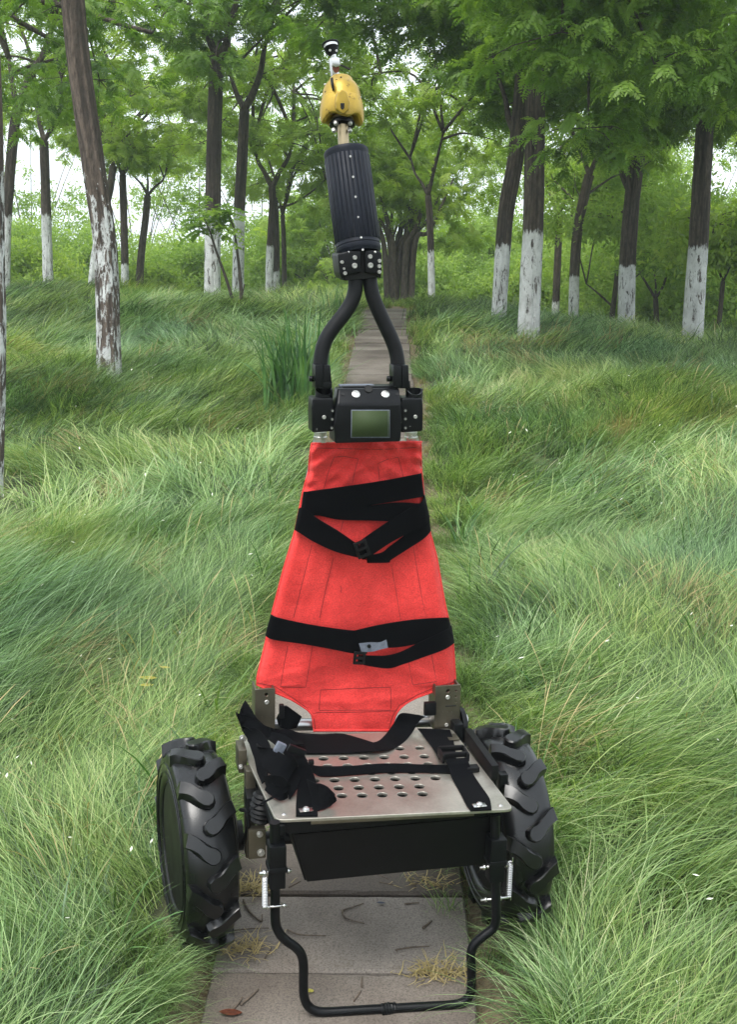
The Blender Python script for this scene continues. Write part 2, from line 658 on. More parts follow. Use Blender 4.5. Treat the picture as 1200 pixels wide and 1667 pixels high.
_gn_cache = {}


def gn_scatter(protos_key, protos):
    """node group that instances a collection of prototype meshes on the points of a mesh"""
    if protos_key in _gn_cache:
        return _gn_cache[protos_key]
    col = bpy.data.collections.new(protos_key)
    for i, me in enumerate(protos):
        o = bpy.data.objects.new('%s_%02d' % (protos_key, i), me)
        col.objects.link(o)
    ng = bpy.data.node_groups.new(protos_key, 'GeometryNodeTree')
    ng.interface.new_socket('Geometry', in_out='INPUT', socket_type='NodeSocketGeometry')
    ng.interface.new_socket('Geometry', in_out='OUTPUT', socket_type='NodeSocketGeometry')
    gi = ng.nodes.new('NodeGroupInput')
    go = ng.nodes.new('NodeGroupOutput')
    ci = ng.nodes.new('GeometryNodeCollectionInfo')
    ci.inputs['Collection'].default_value = col
    ci.inputs['Separate Children'].default_value = True
    ci.inputs['Reset Children'].default_value = True
    ip = ng.nodes.new('GeometryNodeInstanceOnPoints')
    ip.inputs['Pick Instance'].default_value = True

    def na(name, typ):
        n = ng.nodes.new('GeometryNodeInputNamedAttribute')
        n.data_type = typ
        n.inputs['Name'].default_value = name
        return n.outputs['Attribute']
    ng.links.new(gi.outputs[0], ip.inputs['Points'])
    ng.links.new(ci.outputs[0], ip.inputs['Instance'])
    ng.links.new(na('vid', 'INT'), ip.inputs['Instance Index'])
    ng.links.new(na('rot', 'FLOAT_VECTOR'), ip.inputs['Rotation'])
    ng.links.new(na('scl', 'FLOAT'), ip.inputs['Scale'])
    ng.links.new(ip.outputs[0], go.inputs[0])
    _gn_cache[protos_key] = ng
    return ng


def scatter(name, ng, pts, rots, scl, vid, parent=None, mat=None):
    me = bpy.data.meshes.new(name)
    me.vertices.add(len(pts))
    me.vertices.foreach_set('co', np.asarray(pts, np.float32).ravel())
    fattr(me, 'rot', np.asarray(rots, np.float32), 'FLOAT_VECTOR')
    fattr(me, 'scl', np.asarray(scl, np.float32))
    fattr(me, 'vid', np.asarray(vid, np.int32), 'INT')
    if mat:
        me.materials.append(mat)
    o = link(name, me, None, parent)
    md = o.modifiers.new('scatter', 'NODES')
    md.node_group = ng
    return o


# ------------------------------------------------------------------ ground
def build_ground():
    xs = np.concatenate([-np.geomspace(120, 3, 46), np.linspace(-2.95, 2.95, 119), np.geomspace(3, 120, 46)])
    ys = np.concatenate([np.linspace(-30, 0.9, 24), np.linspace(1.0, 8, 110), np.geomspace(8.07, 200, 120)])
    gx, gy = np.meshgrid(xs, ys)
    gz = ground_z(gx, gy)
    v = np.stack([gx.ravel(), gy.ravel(), gz.ravel()], 1)
    nx, ny = len(xs), len(ys)
    i = np.arange(nx - 1)[None, :] + np.arange(ny - 1)[:, None] * nx
    f = np.stack([i, i + 1, i + 1 + nx, i + nx], -1).reshape(-1, 4)
    me = np_mesh('ground', v, f)
    dx = np.abs(v[:, 0] - path_x(v[:, 1]))
    fattr(me, 'edge', np.clip(1 - (dx - 0.28) / 0.12, 0, 1) * (v[:, 1] < 16))
    me.polygons.foreach_set('use_smooth', [True] * len(me.polygons))
    o = link('ground', me, M['soil'])
    tag(o, 'sloping ground under the long grass', None, None, 'structure')


build_ground()


# path made of single slabs
def build_path():
    root = empty('path', (float(path_x(2.2)), 2.2, 0))
    tag(root, 'narrow path of grey concrete slabs laid crosswise up the slope', None, None, 'structure')
    variants = []
    for s in range(5):
        r = random.Random(s)
        bm = bmesh.new()
        nx, ny = 14, 7
        W, L, T = 0.505, 0.254, 0.05
        bx = [-W / 2 + W * i / nx for i in range(nx + 1)]
        by = [-L / 2 + L * i / ny for i in range(ny + 1)]
        outl = [(x, by[0]) for x in bx[:-1]] + [(bx[-1], y) for y in by[:-1]] + [(x, by[-1]) for x in bx[:0:-1]] + [(bx[0], y) for y in by[:0:-1]]
        jit = [(r.uniform(-1, 1), r.uniform(-1, 1), max(0, r.gauss(0, 1))) for _ in outl]
        top, mid, bot = [], [], []
        for (x, y), (ja, jb, jc) in zip(outl, jit):
            ch = 0.004 + 0.004 * (abs(jc) > 1.5)
            sx = x * (1 - ch / (W / 2)) + ja * 0.0012
            sy = y * (1 - ch / (L / 2)) + jb * 0.0012
            top.append(bm.verts.new((sx, sy, 0)))
            mid.append(bm.verts.new((x + ja * 0.001, y + jb * 0.001, -0.006)))
            bot.append(bm.verts.new((x, y, -T)))
        n = len(outl)
        for k in range(n):
            bm.faces.new((mid[k], mid[(k + 1) % n], top[(k + 1) % n], top[k]))
            bm.faces.new((bot[k], bot[(k + 1) % n], mid[(k + 1) % n], mid[k]))
        bm.faces.new(top)
        me = bpy.data.meshes.new('paving_slab')
        bmesh.ops.recalc_face_normals(bm, faces=bm.faces[:])
        bm.to_mesh(me)
        bm.free()
        me.materials.append(M['slab'])
        variants.append(me)
    j0 = 2.225
    p = 0.263
    for k in range(-3, 47):
        y = j0 + p * (k + 0.5)
        r = random.Random(k + 90)
        o = link('paving_slab', variants[r.randrange(5)], None, root)
        o.parent = root
        far = min(1, max(0, (y - 6) / 6))
        o.location = (float(path_x(y)) - root.location.x + r.uniform(-.006, .006) * (1 + far), y - root.location.y,
                      float(plane_z(y)) + r.uniform(-0.003, 0.003) * (1 + 3 * far))
        o.rotation_euler = (atan(SLOPE) + r.uniform(-.008, .008) * (1 + 3 * far), r.uniform(-.006, .006), -0.0196 + r.uniform(-.008, .008))
        o.scale = (1, 1, 1)


build_path()


# ------------------------------------------------------------------ grass
def tuft(nb, L0, L1, w, segs, spread, seed, upright=0.0):
    r = np.random.default_rng(seed)
    V, Fc, BC = [], [], []
    base = 0
    for _ in range(nb):
        L = r.uniform(L0, L1) * (1 if r.random() < 0.85 else 0.6)
        az = r.normal(0, 0.55)
        th0 = radians(r.uniform(2, 38))
        th1 = radians(r.uniform(62, 118)) * (1 - upright) + radians(r.uniform(15, 70)) * upright
        wav = r.normal(0, 0.35)
        p = np.array([r.normal(0, spread), r.normal(0, spread), -0.01])
        ww = w * r.uniform(0.7, 1.3)
        bc = r.random() ** 1.3
        tw = r.uniform(-0.9, 0.9)
        for i in range(segs + 1):
            t = i / segs
            th = th0 + (th1 - th0) * t ** 1.1
            a = az + wav * t
            d = np.array([sin(th) * cos(a), sin(th) * sin(a), cos(th)])
            if i:
                p = p + d * (L / segs)
            side = np.array([-sin(a + tw), cos(a + tw), 0.35 * sin(tw * 3)])
            h = ww * 0.5 * (1 - t ** 2.2 * 0.93)
            V.append(p - side * h)
            V.append(p + side * h)
            BC += [bc, bc]
            if i:
                k = base + 2 * i
                Fc.append((k - 2, k - 1, k + 1, k))
        base += 2 * (segs + 1)
    me = np_mesh('tuft', V, Fc)
    fattr(me, 'bc', BC)
    me.materials.append(M['grass'])
    return me


def with_mat(me, m):
    c = me.copy()
    c.materials.clear()
    c.materials.append(m)
    return c


grassA = [tuft(135, .14, .32, .0018, 7, .034, 100 + i) for i in range(6)] + [tuft(105, .13, .27, .0019, 6, .03, 130 + i, 0.55) for i in range(3)]
grassA.append(with_mat(grassA[0], M['straw']))
grassB = [tuft(80, .16, .33, .0036, 5, .04, 200 + i) for i in range(5)] + [tuft(70, .14, .28, .0036, 5, .04, 230 + i, 0.5) for i in range(2)]
grassB.append(with_mat(grassB[0], M['straw']))
grassC = [tuft(60, .20, .38, .0070, 4, .07, 300 + i) for i in range(5)] + [tuft(55, .17, .32, .0072, 4, .06, 330 + i, 0.5) for i in range(2)]
grassC.append(with_mat(grassC[0], M['straw']))

# the cart's frame (needed here so that no grass grows through its wheels)
CART = Vector((-0.045, 2.41, 0))
CART.z = SLOPE * (CART.y - 2.3)
CYAW, CPIT = 0.225, 0.09
MC = Matrix.Translation(CART) @ Matrix.Rotation(CYAW, 4, 'Z') @ Matrix.Rotation(CPIT, 4, 'X')
MCi = MC.inverted()


def blocked(x, y):
    """within a wheel's footprint"""
    c, s = cos(CYAW), sin(CYAW)
    lx = (x - CART.x) * c + (y - CART.y) * s
    ly = -(x - CART.x) * s + (y - CART.y) * c
    return ((np.abs(np.abs(lx) - 0.31) < 0.075) & (np.abs(ly) < 0.17)) | ((np.abs(lx) < 0.25) & (ly > -0.45) & (ly < 0.12) & (lx < 0.12))


def grass_layer(name, protos, key, y0, y1, dens, half, label, edge_dir=0.45, scl=(0.75, 1.25)):
    area_x = half * y1 + 0.9
    n = int(dens * 2 * area_x * (y1 - y0) * 0.85)
    x = rng.uniform(-area_x, area_x, n)
    y = rng.uniform(y0, y1, n)
    keep = np.abs(x) < half * y + 0.9
    dxp = x - path_x(y)
    ragged = 0.275 + 0.035 * vnoise(x * 0, y, 3.5, 21) + 0.03 * (y > 8)
    rg = np.where(dxp > 0, ragged - 0.015 + 0.04 * vnoise(x * 0, y, 2.1, 8) + 0.05 * (y < 2.35), ragged + 0.015)
    rg = np.where((dxp > 0) & (y > 2.38) & (y < 2.9), 0.20, rg)
    onpath = (np.abs(dxp) < rg) & (y < 14.6)
    keep &= ~onpath & ~blocked(x, y)
    # thinner in the hollows
    keep &= rng.random(n) < (0.80 + 0.45 * vnoise(x, y, 2.6, 31))
    x, y, dxp = x[keep], y[keep], dxp[keep]
    n = len(x)
    z = ground_z(x, y)
    ang = 0.6 + 2.6 * vnoise(x, y, 0.55, 41) + 1.5 * vnoise(x, y, 1.7, 43)
    ang += rng.normal(0, 0.28, n)
    # beside the path the grass falls over its edge, and down the slope
    e = np.clip(1 - (np.abs(dxp) - 0.25) / 0.30, 0, 1)
    tgt = np.where(dxp > 0, -pi / 2 - 0.15 + 0.6 * vnoise(x, y, 3, 44), -pi / 2 + 0.25 + 0.6 * vnoise(x, y, 3, 45))
    vx = (1 - e) * np.cos(ang) + e * np.cos(tgt) * 1.2
    vy = (1 - e) * np.sin(ang) + e * np.sin(tgt) * 1.2
    ang = np.arctan2(vy, vx)
    hn = vnoise(x, y, 1.4, 51)
    sc = rng.uniform(scl[0], scl[1], n) * (1.0 + 0.22 * hn) * (1 - 0.25 * e * (y > 5)) * (1 - 0.35 * e)
    cw, sw = cos(CYAW), sin(CYAW)
    lx = (x - CART.x) * cw + (y - CART.y) * sw
    ly = -(x - CART.x) * sw + (y - CART.y) * cw
    wd = np.hypot(np.maximum(0, np.abs(np.abs(lx) - .32) - .05), np.maximum(0, np.abs(ly) - .12))
    sc = sc * np.where(ly < .1, np.clip(.68 + wd * 1.6, .68, 1), 1)
    nv = len(protos)
    flat = vnoise(x, y, 0.8, 61) + rng.normal(0, 0.35, n)
    nup = 3 if nv == 10 else 2
    vid = np.where(flat > 0.55, rng.integers(nv - 1 - nup, nv - 1, n), rng.integers(0, nv - 1 - nup, n))
    dry = (rng.random(n) < 0.015 + 0.55 * np.clip(1 - (np.abs(dxp) - 0.25) / 0.14, 0, 1) * (y > 4.5) + 0.12 * (vnoise(x, y, 0.9, 71) > 0.55))
    vid = np.where(dry, nv - 1, vid)
    sc = np.where(dry & (np.abs(dxp) < 0.42), sc * 0.55, sc)
    tx = atan(SLOPE) * 0.8 + rng.normal(0, 0.1, n)
    rot = np.stack([tx * 0 + rng.normal(0, .08, n), tx * 0 + 0.12 * vnoise(x, y, 1.9, 81), ang], 1)
    o = scatter(name, gn_scatter(key, protos), np.stack([x, y, z], 1), rot, sc, vid)
    tag(o, label, 'grass', None, 'stuff')
    return o


grass_layer('grass', grassA, 'grass_near_tufts', 0.9, 5.4, 270, 0.36, 'long combed grass in the foreground on both sides of the path')
grass_layer('grass', grassB, 'grass_mid_tufts', 5.3, 10.5, 130, 0.36, 'long windswept grass on the middle of the slope')
grass_layer('grass', grassC, 'grass_far_tufts', 10.4, 24, 60, 0.38, 'long grass on the crest of the slope under the trees')

def weeds():
    protos = []
    for i in range(4):
        r = np.random.default_rng(900 + i)
        V, Fc, BC = [], [], []
        for _ in range(7):
            az = r.uniform(0, 6.28)
            L = r.uniform(.14, .34)
            th0, th1 = r.uniform(.1, .6), r.uniform(.7, 1.7)
            p = np.array([r.normal(0, .015), r.normal(0, .015), 0.])
            k0 = len(V)
            for j in range(6):
                t = j / 5
                th = th0 + (th1 - th0) * t
                if j:
                    p = p + np.array([sin(th) * cos(az), sin(th) * sin(az), cos(th)]) * L / 5
                h = .0035 * (1 - t ** 2 * .95)
                sd = np.array([-sin(az), cos(az), .2]) * h
                V += [p - sd, p + sd]
                BC += [.15, .15]
                if j:
                    k = k0 + 2 * j
                    Fc.append((k - 2, k - 1, k + 1, k))
        me = np_mesh('weed', V, Fc)
        fattr(me, 'bc', BC)
        me.materials.append(M['grass'] if i % 2 else M['iris'])
        protos.append(me)
    for i in range(2):        # flowering stalks gone to seed
        r = np.random.default_rng(950 + i)
        V, Fc, BC = [], [], []
        for _ in range(5):
            az = r.uniform(0, 6.28)
            L = r.uniform(.28, .42)
            p = np.array([r.normal(0, .01), r.normal(0, .01), 0.])
            k0 = len(V)
            for j in range(7):
                t = j / 6
                th = .25 + .9 * t
                if j:
                    p = p + np.array([sin(th) * cos(az), sin(th) * sin(az), cos(th)]) * L / 6
                h = .0006 if j < 5 else .0014
                if j == 6:
                    h = .0004
                sd = np.array([-sin(az), cos(az), .2]) * h
                V += [p - sd, p + sd]
                BC += [.9, .9]
                if j:
                    k = k0 + 2 * j
                    Fc.append((k - 2, k - 1, k + 1, k))
        me = np_mesh('seed_stalk', V, Fc)
        fattr(me, 'bc', BC)
        me.materials.append(M['straw'])
        protos.append(me)
    n = 1700
    y = rng.uniform(2.0, 9, n)
    x = rng.uniform(-1, 1, n) * (.36 * y + .6)
    keep = (np.abs(x - path_x(y)) > .34) & ~blocked(x, y) & (vnoise(x, y, 1.3, 99) + rng.normal(0, .4, n) > 0)
    x, y = x[keep], y[keep]
    m = len(x)
    o = scatter('weeds', gn_scatter('weed_sprigs', protos), np.stack([x, y, ground_z(x, y)], 1), np.stack([rng.normal(0, .1, m), rng.normal(0, .1, m), rng.uniform(0, 6.28, m)], 1), rng.uniform(.6, 1.05, m), rng.integers(0, 60, m) % 17 % 6 * (rng.random(m) < .99))
    tag(o, 'broad-bladed weeds and pale seed stalks among the grass', 'weeds', None, 'stuff')


weeds()

# ------------------------------------------------------------------ foliage prototypes
def spray(nleaf, nlet, ll, lw, rach, seed, mat):
    """a twig end with several pinnate leaves, growing along +x, drooping"""
    r = np.random.default_rng(seed)
    V, Fc = [], []

    def leaflet(p, d, up, l, w):
        k = len(V)
        side = np.cross(d, up)
        side /= np.linalg.norm(side) + 1e-9
        m = p + d * l * 0.45
        V.extend([p, m - side * w / 2 - up * w * 0.12, p + d * l - up * l * 0.15, m + side * w / 2 - up * w * 0.12])
        Fc.append((k, k + 1, k + 2, k + 3))
    for j in range(nleaf):
        a = r.uniform(-1.5, 1.5)
        o = np.array([r.uniform(0, 0.12), r.normal(0, 0.02), r.normal(0, 0.02)])
        el = r.uniform(-0.2, 0.5)
        p = o.copy()
        R = rach * r.uniform(0.7, 1.15)
        n = nlet // 2
        roll = r.normal(0, 0.35)
        for i in range(n + 1):
            t = i / n
            e = el - 1.0 * t
            d = np.array([cos(a) * cos(e), sin(a) * cos(e), sin(e)])
            if i:
                p = p + d * R / n
            up0 = np.array([-cos(a) * sin(e), -sin(a) * sin(e), cos(e)])
            sd = np.cross(d, up0)
            up = up0 * cos(roll) + sd * sin(roll)
            sd = np.cross(d, up)
            s = 0.75 + 0.5 * sin(pi * min(1, t + 0.15))
            if i == n:
                leaflet(p, d, up, ll * s, lw * s)
            else:
                for q in (-1, 1):
                    dd = d * 0.45 + sd * q * 0.9 - up * r.uniform(0.0, 0.35)
                    dd /= np.linalg.norm(dd)
                    leaflet(p + r.normal(0, 0.002, 3), dd, up + r.normal(0, 0.12, 3), ll * s * r.uniform(.85, 1.1), lw * s)
    me = np_mesh('leaf_spray', V, Fc)
    me.materials.append(mat)
    return me


def clump(n, l, rad, seed, mat):
    r = np.random.default_rng(seed)
    V, Fc = [], []
    for j in range(n):
        p = r.normal(0, rad * 0.5, 3) * np.array([1, 1, 0.6])
        d = r.normal(0, 1, 3)
        d[2] -= 0.4
        d /= np.linalg.norm(d)
        up = np.array([0, 0, 1]) + r.normal(0, 0.6, 3)
        s = np.cross(d, up)
        s /= np.linalg.norm(s)
        ll = l * r.uniform(.7, 1.3)
        k = len(V)
        V.extend([p, p + d * ll * .5 - s * ll * .2, p + d * ll, p + d * ll * .5 + s * ll * .2])
        Fc.append((k, k + 1, k + 2, k + 3))
    me = np_mesh('leaf_clump', V, Fc)
    me.materials.append(mat)
    return me


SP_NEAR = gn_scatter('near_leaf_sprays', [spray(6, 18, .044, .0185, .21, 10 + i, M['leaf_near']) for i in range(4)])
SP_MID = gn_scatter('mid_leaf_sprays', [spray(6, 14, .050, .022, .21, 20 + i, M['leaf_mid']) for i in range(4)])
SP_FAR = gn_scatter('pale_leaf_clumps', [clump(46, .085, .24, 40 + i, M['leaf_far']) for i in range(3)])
SP_WOOD = gn_scatter('far_wood_clumps', [clump(50, .20, .6, 50 + i, M['leaf_far']) for i in range(3)])
SP_DARK = gn_scatter('mid_leaf_clumps', [clump(46, .085, .24, 60 + i, M['leaf_mid']) for i in range(3)])  # same clump shape as the pale set, in the mid-green leaf material


# ------------------------------------------------------------------ trees
def tube_rad(n, r0, r1, flare=0.0):
    return [(r0 + (r1 - r0) * (i / (n - 1))) * (1 + flare * max(0, 1 - i / (n - 1) * 6)) for i in range(n)]


def tree(name, label, d, pts, wpx, wtop, forks=(), white=None, crown=None, n=1200, rc=0.5, ncl=34, sp=None, mat='bark', group=None, cat='tree', bend=0.0, seed=0):
    """pts: trunk centre line in photo pixels from the foot up; wpx/wtop: width at foot / top in photo pixels;
    forks: list of (pixel points, depth change, width px); crown: (dx, dy, dz, rx, ry, rz) from the trunk's top"""
    r = random.Random(seed + 1000)
    nr = np.random.default_rng(seed + 1000)
    P3 = [X(px, py, d) for px, py in pts]
    foot = P3[0].copy()
    gz = float(ground_z(foot.x, d))
    root = empty(name, (foot.x, d, gz))
    tag(root, label, cat, group)
    O = Vector((foot.x, d, gz))
    sc = (P3[0] - Vector((0, 0, CAMZ))).length / FPX
    line = [Vector((foot.x + (foot.x - P3[1].x) * 0.06, d, min(gz, foot.z) - 0.12))] + P3
    line = [p - O for p in line]
    cm = catmull(line, 10 if sp is not NEAR else 24)
    rad = tube_rad(len(cm), wpx / 2 * sc, wtop / 2 * sc, 0.22)
    bm = bmesh.new()
    sides = 48 if sp is NEAR else 24
    add_tube(bm, cm, rad, sides, True, 0.0, seed)
    zt = (X(pts[0][0], white, d).z - gz) if white else -5
    me_o = bm_obj('trunk', bm, M[mat], root)
    zs = np.empty(len(me_o.data.vertices) * 3, np.float32)
    me_o.data.vertices.foreach_get('co', zs)
    vv = zs.reshape(-1, 3)
    cen_ = np.repeat(np.array([tuple(c) for c in cm]), sides, axis=0)
    rel_ = vv - cen_
    A_ = np.tile(2 * pi * np.arange(sides) / sides, len(cm))
    zz_ = cen_[:, 2]
    big = vnoise(np.cos(A_) * 1.3 + seed, np.sin(A_) * 1.3 + zz_ * .8, 1, 5) * .07
    fur = 1 - np.abs(vnoise(np.cos(A_) * 4.2 + zz_ * .9 + seed, np.sin(A_) * 4.2 + zz_ * 1.1, 1, 6)) * 2
    fur2 = vnoise(np.cos(A_) * 9 + zz_ * 3.1, np.sin(A_) * 9 - zz_ * 2.3, 1, 7)
    vv = cen_ + rel_ * (1 + big - .075 * np.maximum(0, fur) + .03 * fur2)[:, None]
    zs = np.ascontiguousarray(vv, np.float32).ravel()
    me_o.data.vertices.foreach_set('co', zs)
    fattr(me_o.data, 'furrow', np.clip(fur, 0, 1))
    fattr(me_o.data, 'wash', zt - zs.reshape(-1, 3)[:, 2])
    top = cm[-1]
    limbs = []
    for fp, dd, w in forks:
        q = []
        for i, (px, py) in enumerate(fp):
            q.append(X(px, py, d + dd * i / max(1, len(fp) - 1)) - O)
        q = catmull(q, 6)
        limbs.append((q, w / 2 * sc))
    if crown:
        C = top + Vector(crown[:3])
        Rr = Vector(crown[3:])
        # extra rising limbs inside the crown
        nl = 4 if len(forks) < 3 else 2
        starts = [(q[-1], q[-1] - q[-3], w) for q, w in limbs] or [(top, top - cm[-4], wtop / 2 * sc * 0.9)]
        for k in range(nl):
            s, dr, w = starts[k % len(starts)]
            a = r.uniform(0, 2 * pi)
            tgt = C + Vector((cos(a) * Rr.x * .6, sin(a) * Rr.y * .6, r.uniform(-.1, .7) * Rr.z))
            mid = s.lerp(tgt, 0.4) + Vector((0, 0, 0.15 * Rr.z)) + dr.normalized() * 0.2
            q = catmull([s, mid, tgt], 6)
            limbs.append((q, w * 0.7))
    for k, (q, w) in enumerate(limbs):
        bm = bmesh.new()
        add_tube(bm, q, tube_rad(len(q), w, w * 0.45), 8, True, 0.08, seed + k)
        o = bm_obj('branch', bm, M[mat], root)
        fattr(o.data, 'wash', np.full(len(o.data.vertices), -5.0, np.float32))
    if not crown:
        return root
    allp = [p for q, w in limbs for p in q[len(q) // 3:]] + [top]
    PA = np.array([tuple(p) for p in allp])
    # leaf clusters
    n = int(n * (0.5 if sp is NEAR else 0.30) * (0.8 if pts[0][0] < 600 else 1))
    ncl = int(ncl * 0.72)
    bm = bmesh.new()
    pts_, rots, scl, vid = [], [], [], []
    per = max(6, n // ncl)
    for k in range(ncl):
        v = nr.normal(0, 1, 3)
        v /= np.linalg.norm(v)
        rr = nr.uniform(0.45, 1.0)
        c = np.array(C) + v * rr * np.array(Rr)
        if c[2] + gz > CAMZ + 0.34 * d and nr.random() < 0.6:
            continue
        dist = np.linalg.norm(PA - c, axis=1)
        j = int(np.argmin(dist + nr.uniform(0, .3, len(dist))))
        s = Vector(PA[j])
        cv = Vector(c)
        mid = s.lerp(cv, 0.5) + Vector((nr.normal(0, .08), nr.normal(0, .08), 0.12 * (cv - s).length))
        q = catmull([s, mid, cv], 4)
        w = max(0.007, 0.010 * (cv - s).length + 0.006)
        add_tube(bm, q, tube_rad(len(q), w * 1.6, w * 0.4), 5, False)
        rcl = rc * nr.uniform(0.7, 1.35)
        m = int(per * nr.uniform(.6, 1.4) * (rcl / rc))
        g = nr.normal(0, 1, (m, 3))
        g /= np.linalg.norm(g, axis=1)[:, None]
        g *= (nr.random((m, 1)) ** 0.5) * rcl
        g *= np.array([1.25, 1.25, 0.42])
        pp = c + g
        # droop at the rim
        pp[:, 2] -= 0.18 * (g[:, 0] ** 2 + g[:, 1] ** 2) / max(rcl, .1)
        for p in range(0, m, 7):
            add_tube(bm, [cv.lerp(s, 0.15), cv.lerp(Vector(pp[p]), 0.6) + Vector((0, 0, .03)), Vector(pp[p])], [w * .5, w * .35, .003], 4, False)
        az = np.arctan2(g[:, 1], g[:, 0]) + nr.normal(0, .7, m)
        pts_.append(pp)
        rots.append(np.stack([nr.normal(0, .3, m), nr.normal(0.15, .3, m), az], 1))
        scl.append(nr.uniform(.75, 1.3, m))
        vid.append(nr.integers(0, 100, m))
    o = bm_obj('twigs', bm, M['bark_plain'], root)
    o['kind'] = 'stuff'
    ng, nvar = sp
    vid = np.concatenate(vid) % nvar
    co = scatter('crown', ng, np.concatenate(pts_), np.concatenate(rots), np.concatenate(scl), vid, root)
    co['kind'] = 'stuff'
    return root


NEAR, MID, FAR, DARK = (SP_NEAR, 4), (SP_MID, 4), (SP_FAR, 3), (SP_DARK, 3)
GT = 'whitewashed trees along the path'
tree('roadside_tree', 'trunk cut by the left edge of the picture, whitewashed, nearest tree on the left', 5.95,
     [(-18, 800), (-14, 600), (-16, 420), (-20, 200), (-30, -60), (-30, -300)], 46, 40, [], 345,
     (-0.6, 0.1, 1.2, 1.6, 1.4, 1.0), 900, .45, 26, NEAR, 'bark_flaky', GT, seed=1)
tree('leaning_tree', 'leaning tree with flaking white paint, standing alone in the grass on the left', 9.8,
     [(177, 603), (173, 450), (168, 380), (150, 262), (134, 150), (124, 70), (118, 0), (110, -70), (100, -150)], 38, 34,
     [([(100, -150), (40, -260), (-30, -350)], 0.5, 20), ([(100, -150), (170, -260), (240, -360)], -0.5, 20)], 350,
     (0.2, 0.0, 1.0, 2.1, 1.8, 1.1), 1500, .5, 36, NEAR, 'bark_flaky', GT, seed=2)
tree('forked_tree', 'slim whitewashed tree forking low, far left between two nearer trunks', 19.0,
     [(78, 466), (76, 400), (73, 300), (71, 230)], 17, 14,
     [([(71, 230), (62, 190), (58, 140), (50, 90)], .5, 8), ([(71, 230), (85, 205), (98, 175), (101, 130), (112, 90)], -.5, 8)], 352,
     (0.2, 0, 1.9, 1.7, 1.7, 1.4), 1300, .5, 34, MID, 'bark', GT, seed=3)
tree('forked_tree', 'brown tree curving right behind the trunk at the left edge', 16.0,
     [(6, 468), (8, 380), (14, 300), (22, 215), (28, 180)], 19, 15,
     [([(28, 180), (20, 140), (14, 95)], .4, 11), ([(28, 180), (46, 130), (66, 95), (80, 60), (90, 30)], -.3, 13)], 350,
     (0.1, 0, 2.0, 2.0, 2.0, 1.5), 1500, .5, 36, MID, 'bark', GT, seed=4)
tree('straight_tree', 'straight dark trunk with white foot beside the leafy sapling', 16.5,
     [(345, 483), (345, 400), (347, 300), (349, 200), (351, 130), (352, 92)], 27, 22,
     [([(352, 92), (340, 60), (335, 20), (320, -40)], .5, 14), ([(352, 100), (368, 70), (380, 20), (400, -50)], -.3, 14),
      ([(352, 120), (375, 120), (400, 90), (430, 60)], .3, 6)], 345,
     (0.0, 0, 1.35, 2.2, 2.0, 1.7), 2000, .5, 44, NEAR, 'bark', GT, seed=5)
tree('forked_tree', 'whitewashed tree forking in a wide V, just right of the straight dark trunk', 18.0,
     [(387, 456), (390, 340), (395, 240), (398, 178)], 20, 16,
     [([(398, 178), (386, 155), (376, 125), (372, 95)], .3, 10), ([(398, 178), (412, 150), (424, 118), (430, 80), (440, 40)], -.3, 13)], 345,
     (0.3, 0, 1.8, 2.0, 2.0, 1.5), 1500, .5, 36, MID, 'bark', GT, seed=6)
tree('twin_tree', 'bushy tree with white foot, left stem of a close pair near the middle', 21.0,
     [(438, 466), (440, 400), (444, 340), (443, 305)], 13, 12,
     [([(443, 305), (430, 280), (420, 262), (412, 230)], .3, 9), ([(443, 305), (455, 280), (470, 255), (478, 220)], -.3, 9)], 398,
     (0.0, 0, 1.5, 2.0, 2.0, 1.3), 1500, .5, 34, MID, 'bark', GT, seed=7)
tree('twin_tree', 'brown tree with short white foot, right stem of a close pair near the middle', 21.4,
     [(449, 466), (449, 400), (448, 350), (446, 310)], 14, 11,
     [([(446, 340), (480, 330), (510, 310), (530, 292)], -.3, 4)], 440,
     (0.5, 0, 1.6, 1.6, 1.6, 1.2), 900, .5, 24, MID, 'bark', GT, seed=8)
tree('young_tree', 'thin dark unpainted stem right of the close pair', 22.0,
     [(463, 462), (462, 400), (460, 350)], 9, 7, [], None, (0.1, 0, .9, 1.0, 1.0, .8), 500, .4, 14, MID, 'bark_plain', None, seed=9)
tree('forked_tree', 'small tree with short white foot, second from the leaning trunk on its right', 23.0,
     [(203, 464), (202, 400), (200, 330), (199, 285)], 13, 11,
     [([(199, 285), (190, 262), (185, 240)], .3, 7), ([(199, 285), (212, 262), (222, 240)], -.3, 7)], 430,
     (0.0, 0, 1.2, 2.1, 1.8, 1.3), 1500, .5, 32, MID, 'bark', GT, seed=10)
tree('curved_tree', 'dark curved trunk without paint, forking like a Y below the gap of sky', 23.5,
     [(227, 460), (230, 410), (236, 360), (240, 318)], 13, 11,
     [([(240, 318), (230, 300), (214, 284)], .3, 5), ([(240, 318), (252, 304), (264, 294), (270, 280)], -.3, 5), ([(240, 318), (240, 290), (236, 262)], 0, 4)], None,
     (0.0, 0, 1.2, 1.4, 1.4, 0.9), 1000, .45, 24, MID, 'bark_plain', None, seed=11)
tree('slanting_tree', 'whitewashed trunk slanting right, half hidden behind the leaning tree', 22.0,
     [(150, 467), (154, 420), (165, 360), (178, 310), (184, 270)], 14, 12,
     [([(184, 270), (176, 240), (160, 215)], .3, 7)], 385, (0.0, 0, 1.4, 1.7, 1.7, 1.3), 1200, .5, 30, MID, 'bark', GT, seed=12)
